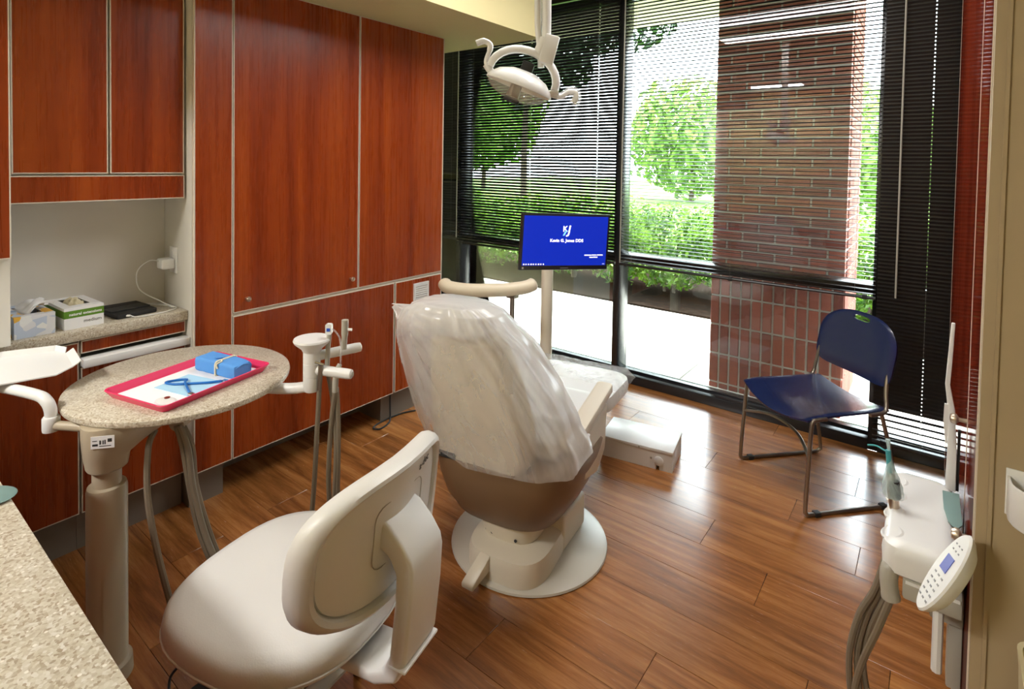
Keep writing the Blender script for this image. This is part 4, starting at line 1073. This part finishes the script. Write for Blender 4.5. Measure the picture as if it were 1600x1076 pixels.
# neck and ceiling arm
top = V(.02, 0, -.125)
nk = Vector((.075, .055, .135))
MB().tube([top, top+(nk-top)*.3, nk+Vector((0, 0, .03))], [.017, .022, .024], n=12).build('neck', whitep, t)
MB().box(-.028, .028, -.024, .024, -.055, .055, Matrix.Translation(nk+Vector((.012, .006, -.01))) @ Matrix.Rotation(RAD(38), 4, 'Z') @ Matrix.Rotation(RAD(14), 4, 'Y')).build('joint_block', whitep, t, bevel=.007, seg=2)
pt = nk+Vector((.004, .0, .03))
MB().tube([pt, Vector((pt.x-.008, pt.y, CEIL-LC.z))], .0175, n=16).build('pole', whitep, t)
MB().tube([Vector((.058, .048, .10)), Vector((.048, .042, .22)), Vector((.036, .034, CEIL-LC.z))], [.011, .013, .018], n=12).build('spring_arm', whitep, t)
MB().tube([Vector((.056, .047, .17)), Vector((.060, .05, .06))], .0125, n=12).build('arm_sleeve', whitep, t)
MB().lathe([(.01, 0), (.08, 0), (.085, .01), (.085, .03), (.01, .03)], 28, Matrix.Translation((.06, .04, CEIL-LC.z-.03))).build('ceiling_plate', whitep, t)

# ================================================================== DELIVERY UNIT BY THE GLOSSY CABINET
t = thing('delivery_unit', 'white dental delivery unit with control pad and hoses beside the glossy cabinet', 'delivery unit')
def ur_(z, g): return [Vector((p[0], p[1], z)) for p in rrect(-.072+g, .066-g, 1.49+g, 1.88-g, .03, 6)]
ub = MB().rings([ur_(.690, .012), ur_(.698, .002), ur_(.735, 0), ur_(.755, .004), ur_(.764, .014), ur_(.766, .03)]).build('body', whitep, t)
box('lower_body', (-.03, .075, 1.495, 1.86, .645, .692), greyp, t, bevel=.006)
box('name_strip', (-.025, .07, 1.4925, 1.4955, .683, .689), whitep, t)
for i, y in enumerate((1.545, 1.64, 1.72, 1.80)):
    hl_ = MB().lathe([(.006, -.03), (.020, -.03), (.023, .0), (.0235, .010), (.020, .013), (.017, .010), (.014, -.012), (.006, -.018)], 24, Matrix.Translation((-.051, y, .750)) @ Matrix.Rotation(RAD(-18), 4, 'Y'), sy=1.35).build('instrument_holder', whitep, t)
hp = MB().tube([(-.052, 1.655, .742), (-.060, 1.657, .80), (-.066, 1.66, .845)], [.011, .0115, .009], n=14).build('handpiece', nickel, t)
MB().tube([(-.0535, 1.652, .79), (-.059, 1.654, .83)], .0125, n=14).build('collar', ink, hp)
sl = []
for i in range(16):
    q = i/15; r_ = .017+.006*sin(q*5+1)-.010*q
    sl.append([Vector((-.058-.016*q+r_*cos(2*pi*j/18)*(1+.18*noise.noise(Vector((j*.9, i*.5, 2)))), 1.657+.006*q+r_*sin(2*pi*j/18)*(1+.18*noise.noise(Vector((j*.8, i*.6, 7)))), .79+.135*q)) for j in range(18)])
MB().rings(sl, cap0=False).build('plastic_sleeve', film('sleeve_film', .25, .7, col=(.72, .9, .9, 1), scale=40, bump=.4), hp)
MB().tube(cr([(-.066, 1.66, .855), (-.070, 1.66, .89), (-.085, 1.675, .892), (-.100, 1.69, .890), (-.118, 1.70, .882)], 5), .0022, n=6).build('teal_tip', plain('teal_tip', srgb(70, 160, 168), .4), hp)
MB().tube(cr([(-.064, 1.66, .80), (-.068, 1.66, .85), (-.072, 1.66, .90)], 4), .006, n=8).build('tip_tube', MATS['teal_tip'], hp)
MB().prism([(.040, 1.81), (.074, 1.815), (.076, 1.66), (.066, 1.635), (.050, 1.66), (.042, 1.72)], .766, .771).build('teal_pad', teal, t, bevel=.001)
MB().rings([[Vector((x-w, y, z)), Vector((x+w, y, z)), Vector((x+w, y+.012, z)), Vector((x-w, y+.012, z))] for x, y, z, w in
            [(.056, 1.84, .76, .011), (.057, 1.84, .87, .0095), (.053, 1.845, .97, .0075), (.043, 1.85, 1.035, .0052), (.046, 1.85, 1.10, .005), (.050, 1.85, 1.20, .004)]]).build('flex_arm', whitep, t, bevel=.002)
MB().rings([[Vector((x-w, y, z)), Vector((x+w, y, z)), Vector((x+w, y+.008, z)), Vector((x-w, y+.008, z))] for x, y, z, w in
            [(.043, 1.80, .90, .002), (.041, 1.80, .955, .005), (.041, 1.80, 1.0, .004)]]).build('arm_clip', whitep, t)
box('flex_backing', (.068, .074, 1.850, 1.862, .76, .92), rubber, t)
# control pad: tilted oval
cn = Vector((-.86, -.13, .48)).normalized(); cu = Vector((.30, .25, .92)); cu = (cu-cn*cu.dot(cn)).normalized(); cw = cu.cross(cn)
CM = frameM(cw, cu, cn, (.0385, 1.365, .813))
cp = MB().lathe([(.004, -.022), (.040, -.022), (.051, -.010), (.055, 0), (.053, .004), (.004, .005)], 40, CM, sx=.80, sy=1.62).build('control_pad', whitep, t)
MB().prism([(-.016, .002), (.016, .002), (.016, .034), (-.016, .034)], .005, .0062, CM).build('display', lcd, cp)
kk = MB()
for i in range(5):
    for j in range(3):
        if abs(i-2) < 3: kk.box(-.022+.018*j, -.014+.018*j, -.066+.0135*i, -.0625+.0135*i, .005, .0056, CM)
for j in range(3):
    for i in range(2): kk.box(-.017+.014*j, -.012+.014*j, .046+.012*i, .049+.012*i, .005, .0056, CM)
kk.build('key_pad', plain('key_grey', srgb(150, 150, 152), .5), cp)['kind'] = 'stuff'
MB().tube([(.044, 1.375, .805), (.05, 1.50, .73)], .016, n=10).build('pad_stalk', greyp, t)
# grey hanger with hoses
MB().tube(cr([(-.005, 1.52, .700), (-.03, 1.515, .712), (-.050, 1.51, .705), (-.056, 1.508, .675), (-.052, 1.507, .640), (-.050, 1.507, .628)], 5), [.010]*5+[.014]*6+[.018]*10+[.019]*4+[.012], n=16).build('hose_hanger', greyp, t)
for p in ([(-.060, 1.60, .70), (-.085, 1.60, .58), (-.118, 1.60, .49), (-.134, 1.60, .37), (-.115, 1.62, .22), (-.03, 1.66, .05), (.05, 1.72, .012), (.15, 1.8, .012)],
          [(-.050, 1.60, .70), (-.070, 1.605, .60), (-.105, 1.61, .48), (-.118, 1.61, .36), (-.09, 1.63, .2), (-.02, 1.68, .04), (.05, 1.75, .012), (.15, 1.83, .012)],
          [(-.040, 1.61, .69), (-.060, 1.61, .58), (-.095, 1.615, .46), (-.105, 1.62, .35), (-.07, 1.64, .2), (0, 1.70, .03), (.05, 1.78, .012), (.15, 1.86, .012)],
          [(-.050, 1.507, .63), (-.075, 1.52, .53), (-.105, 1.55, .41), (-.118, 1.57, .30), (-.10, 1.60, .15), (-.02, 1.66, .03), (.05, 1.70, .012), (.15, 1.77, .012)]):
    MB().tube(cr(p[:-1], 6), .0075, n=8).build('hose', hosem, t)
box('support_arm', (.02, .0825, 1.60, 1.70, .56, .646), greyp, t, bevel=.006)
box('support_bracket', (.055, .0825, 1.62, 1.68, .40, .56), greyp, t, bevel=.004)
MB().tube([(.035, 1.52, .5), (.035, 1.52, .65)], .01, n=8).build('bracket_rod', whitep, t)
o = thing('foot_pedal', 'white domed foot pedal on the floor against the glossy cabinet', 'foot pedal', (.045, 1.99, 0))
MB().lathe([(.004, 0), (.05, 0), (.052, .02), (.040, .045), (.02, .056), (.004, .058)], 32).build('dome', whitep, o)
MB().lathe([(.004, -.002), (.056, -.002), (.057, .006), (.05, .008), (.004, .008)], 32, Matrix.Translation((0, 0, .002))).build('rim', rubber, o)

o = thing('waste_bin', 'beige waste bin standing against the beige end panel', 'bin', (.29, 1.27, 0))
MB().rings([[Vector((p[0]*k, p[1]*k, z)) for p in rrect(-.14, .14, -.13, .13, .03)] for z, k in ((0, .86), (.69, 1.0), (.72, 1.02), (.72, .97), (.69, .955), (.02, .84))]).build('bucket', plain('bin_beige', srgb(206, 194, 156), .5), o)
# power cord by the toe kick
tag(MB().tube(cr([(-2.655, 2.255, .17), (-2.655, 2.257, .06), (-2.645, 2.25, .012), (-2.60, 2.20, .006), (-2.58, 2.12, .006), (-2.62, 2.10, .006), (-2.645, 2.18, .006), (-2.64, 2.33, .006), (-2.60, 2.42, .006)], 6), .005, n=8).build('power_cord', rubber), 'thin black power cord looped at the cabinet toe kick', 'cord')

# ================================================================== CEILING LIGHTS
# out of the picture; placed where the window glass mirrors them in the photograph
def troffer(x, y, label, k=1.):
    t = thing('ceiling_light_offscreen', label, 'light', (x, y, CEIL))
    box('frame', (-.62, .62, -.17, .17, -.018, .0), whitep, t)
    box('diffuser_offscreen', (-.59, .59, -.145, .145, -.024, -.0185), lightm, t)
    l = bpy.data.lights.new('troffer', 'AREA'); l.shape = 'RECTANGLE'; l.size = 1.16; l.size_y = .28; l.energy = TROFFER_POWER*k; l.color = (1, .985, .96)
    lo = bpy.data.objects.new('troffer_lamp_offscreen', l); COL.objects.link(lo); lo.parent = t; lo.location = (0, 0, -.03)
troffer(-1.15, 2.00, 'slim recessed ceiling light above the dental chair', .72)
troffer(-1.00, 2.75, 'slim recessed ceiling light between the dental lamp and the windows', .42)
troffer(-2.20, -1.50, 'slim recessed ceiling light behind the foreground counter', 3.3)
# ------------------------------------------------------------------ set each Empty at the base of its thing
bpy.context.view_layer.update()
for e in [o for o in COL.objects if o.parent is None and o.type == 'EMPTY' and o.location.length < 1e-6]:
    pts = [c.matrix_world @ Vector(b) for c in e.children_recursive if c.type == 'MESH' for b in c.bound_box]
    if not pts: continue
    off = Vector(((min(p.x for p in pts)+max(p.x for p in pts))/2, (min(p.y for p in pts)+max(p.y for p in pts))/2, min(p.z for p in pts)))
    e.location = off
    for c in e.children: c.location = c.location-off
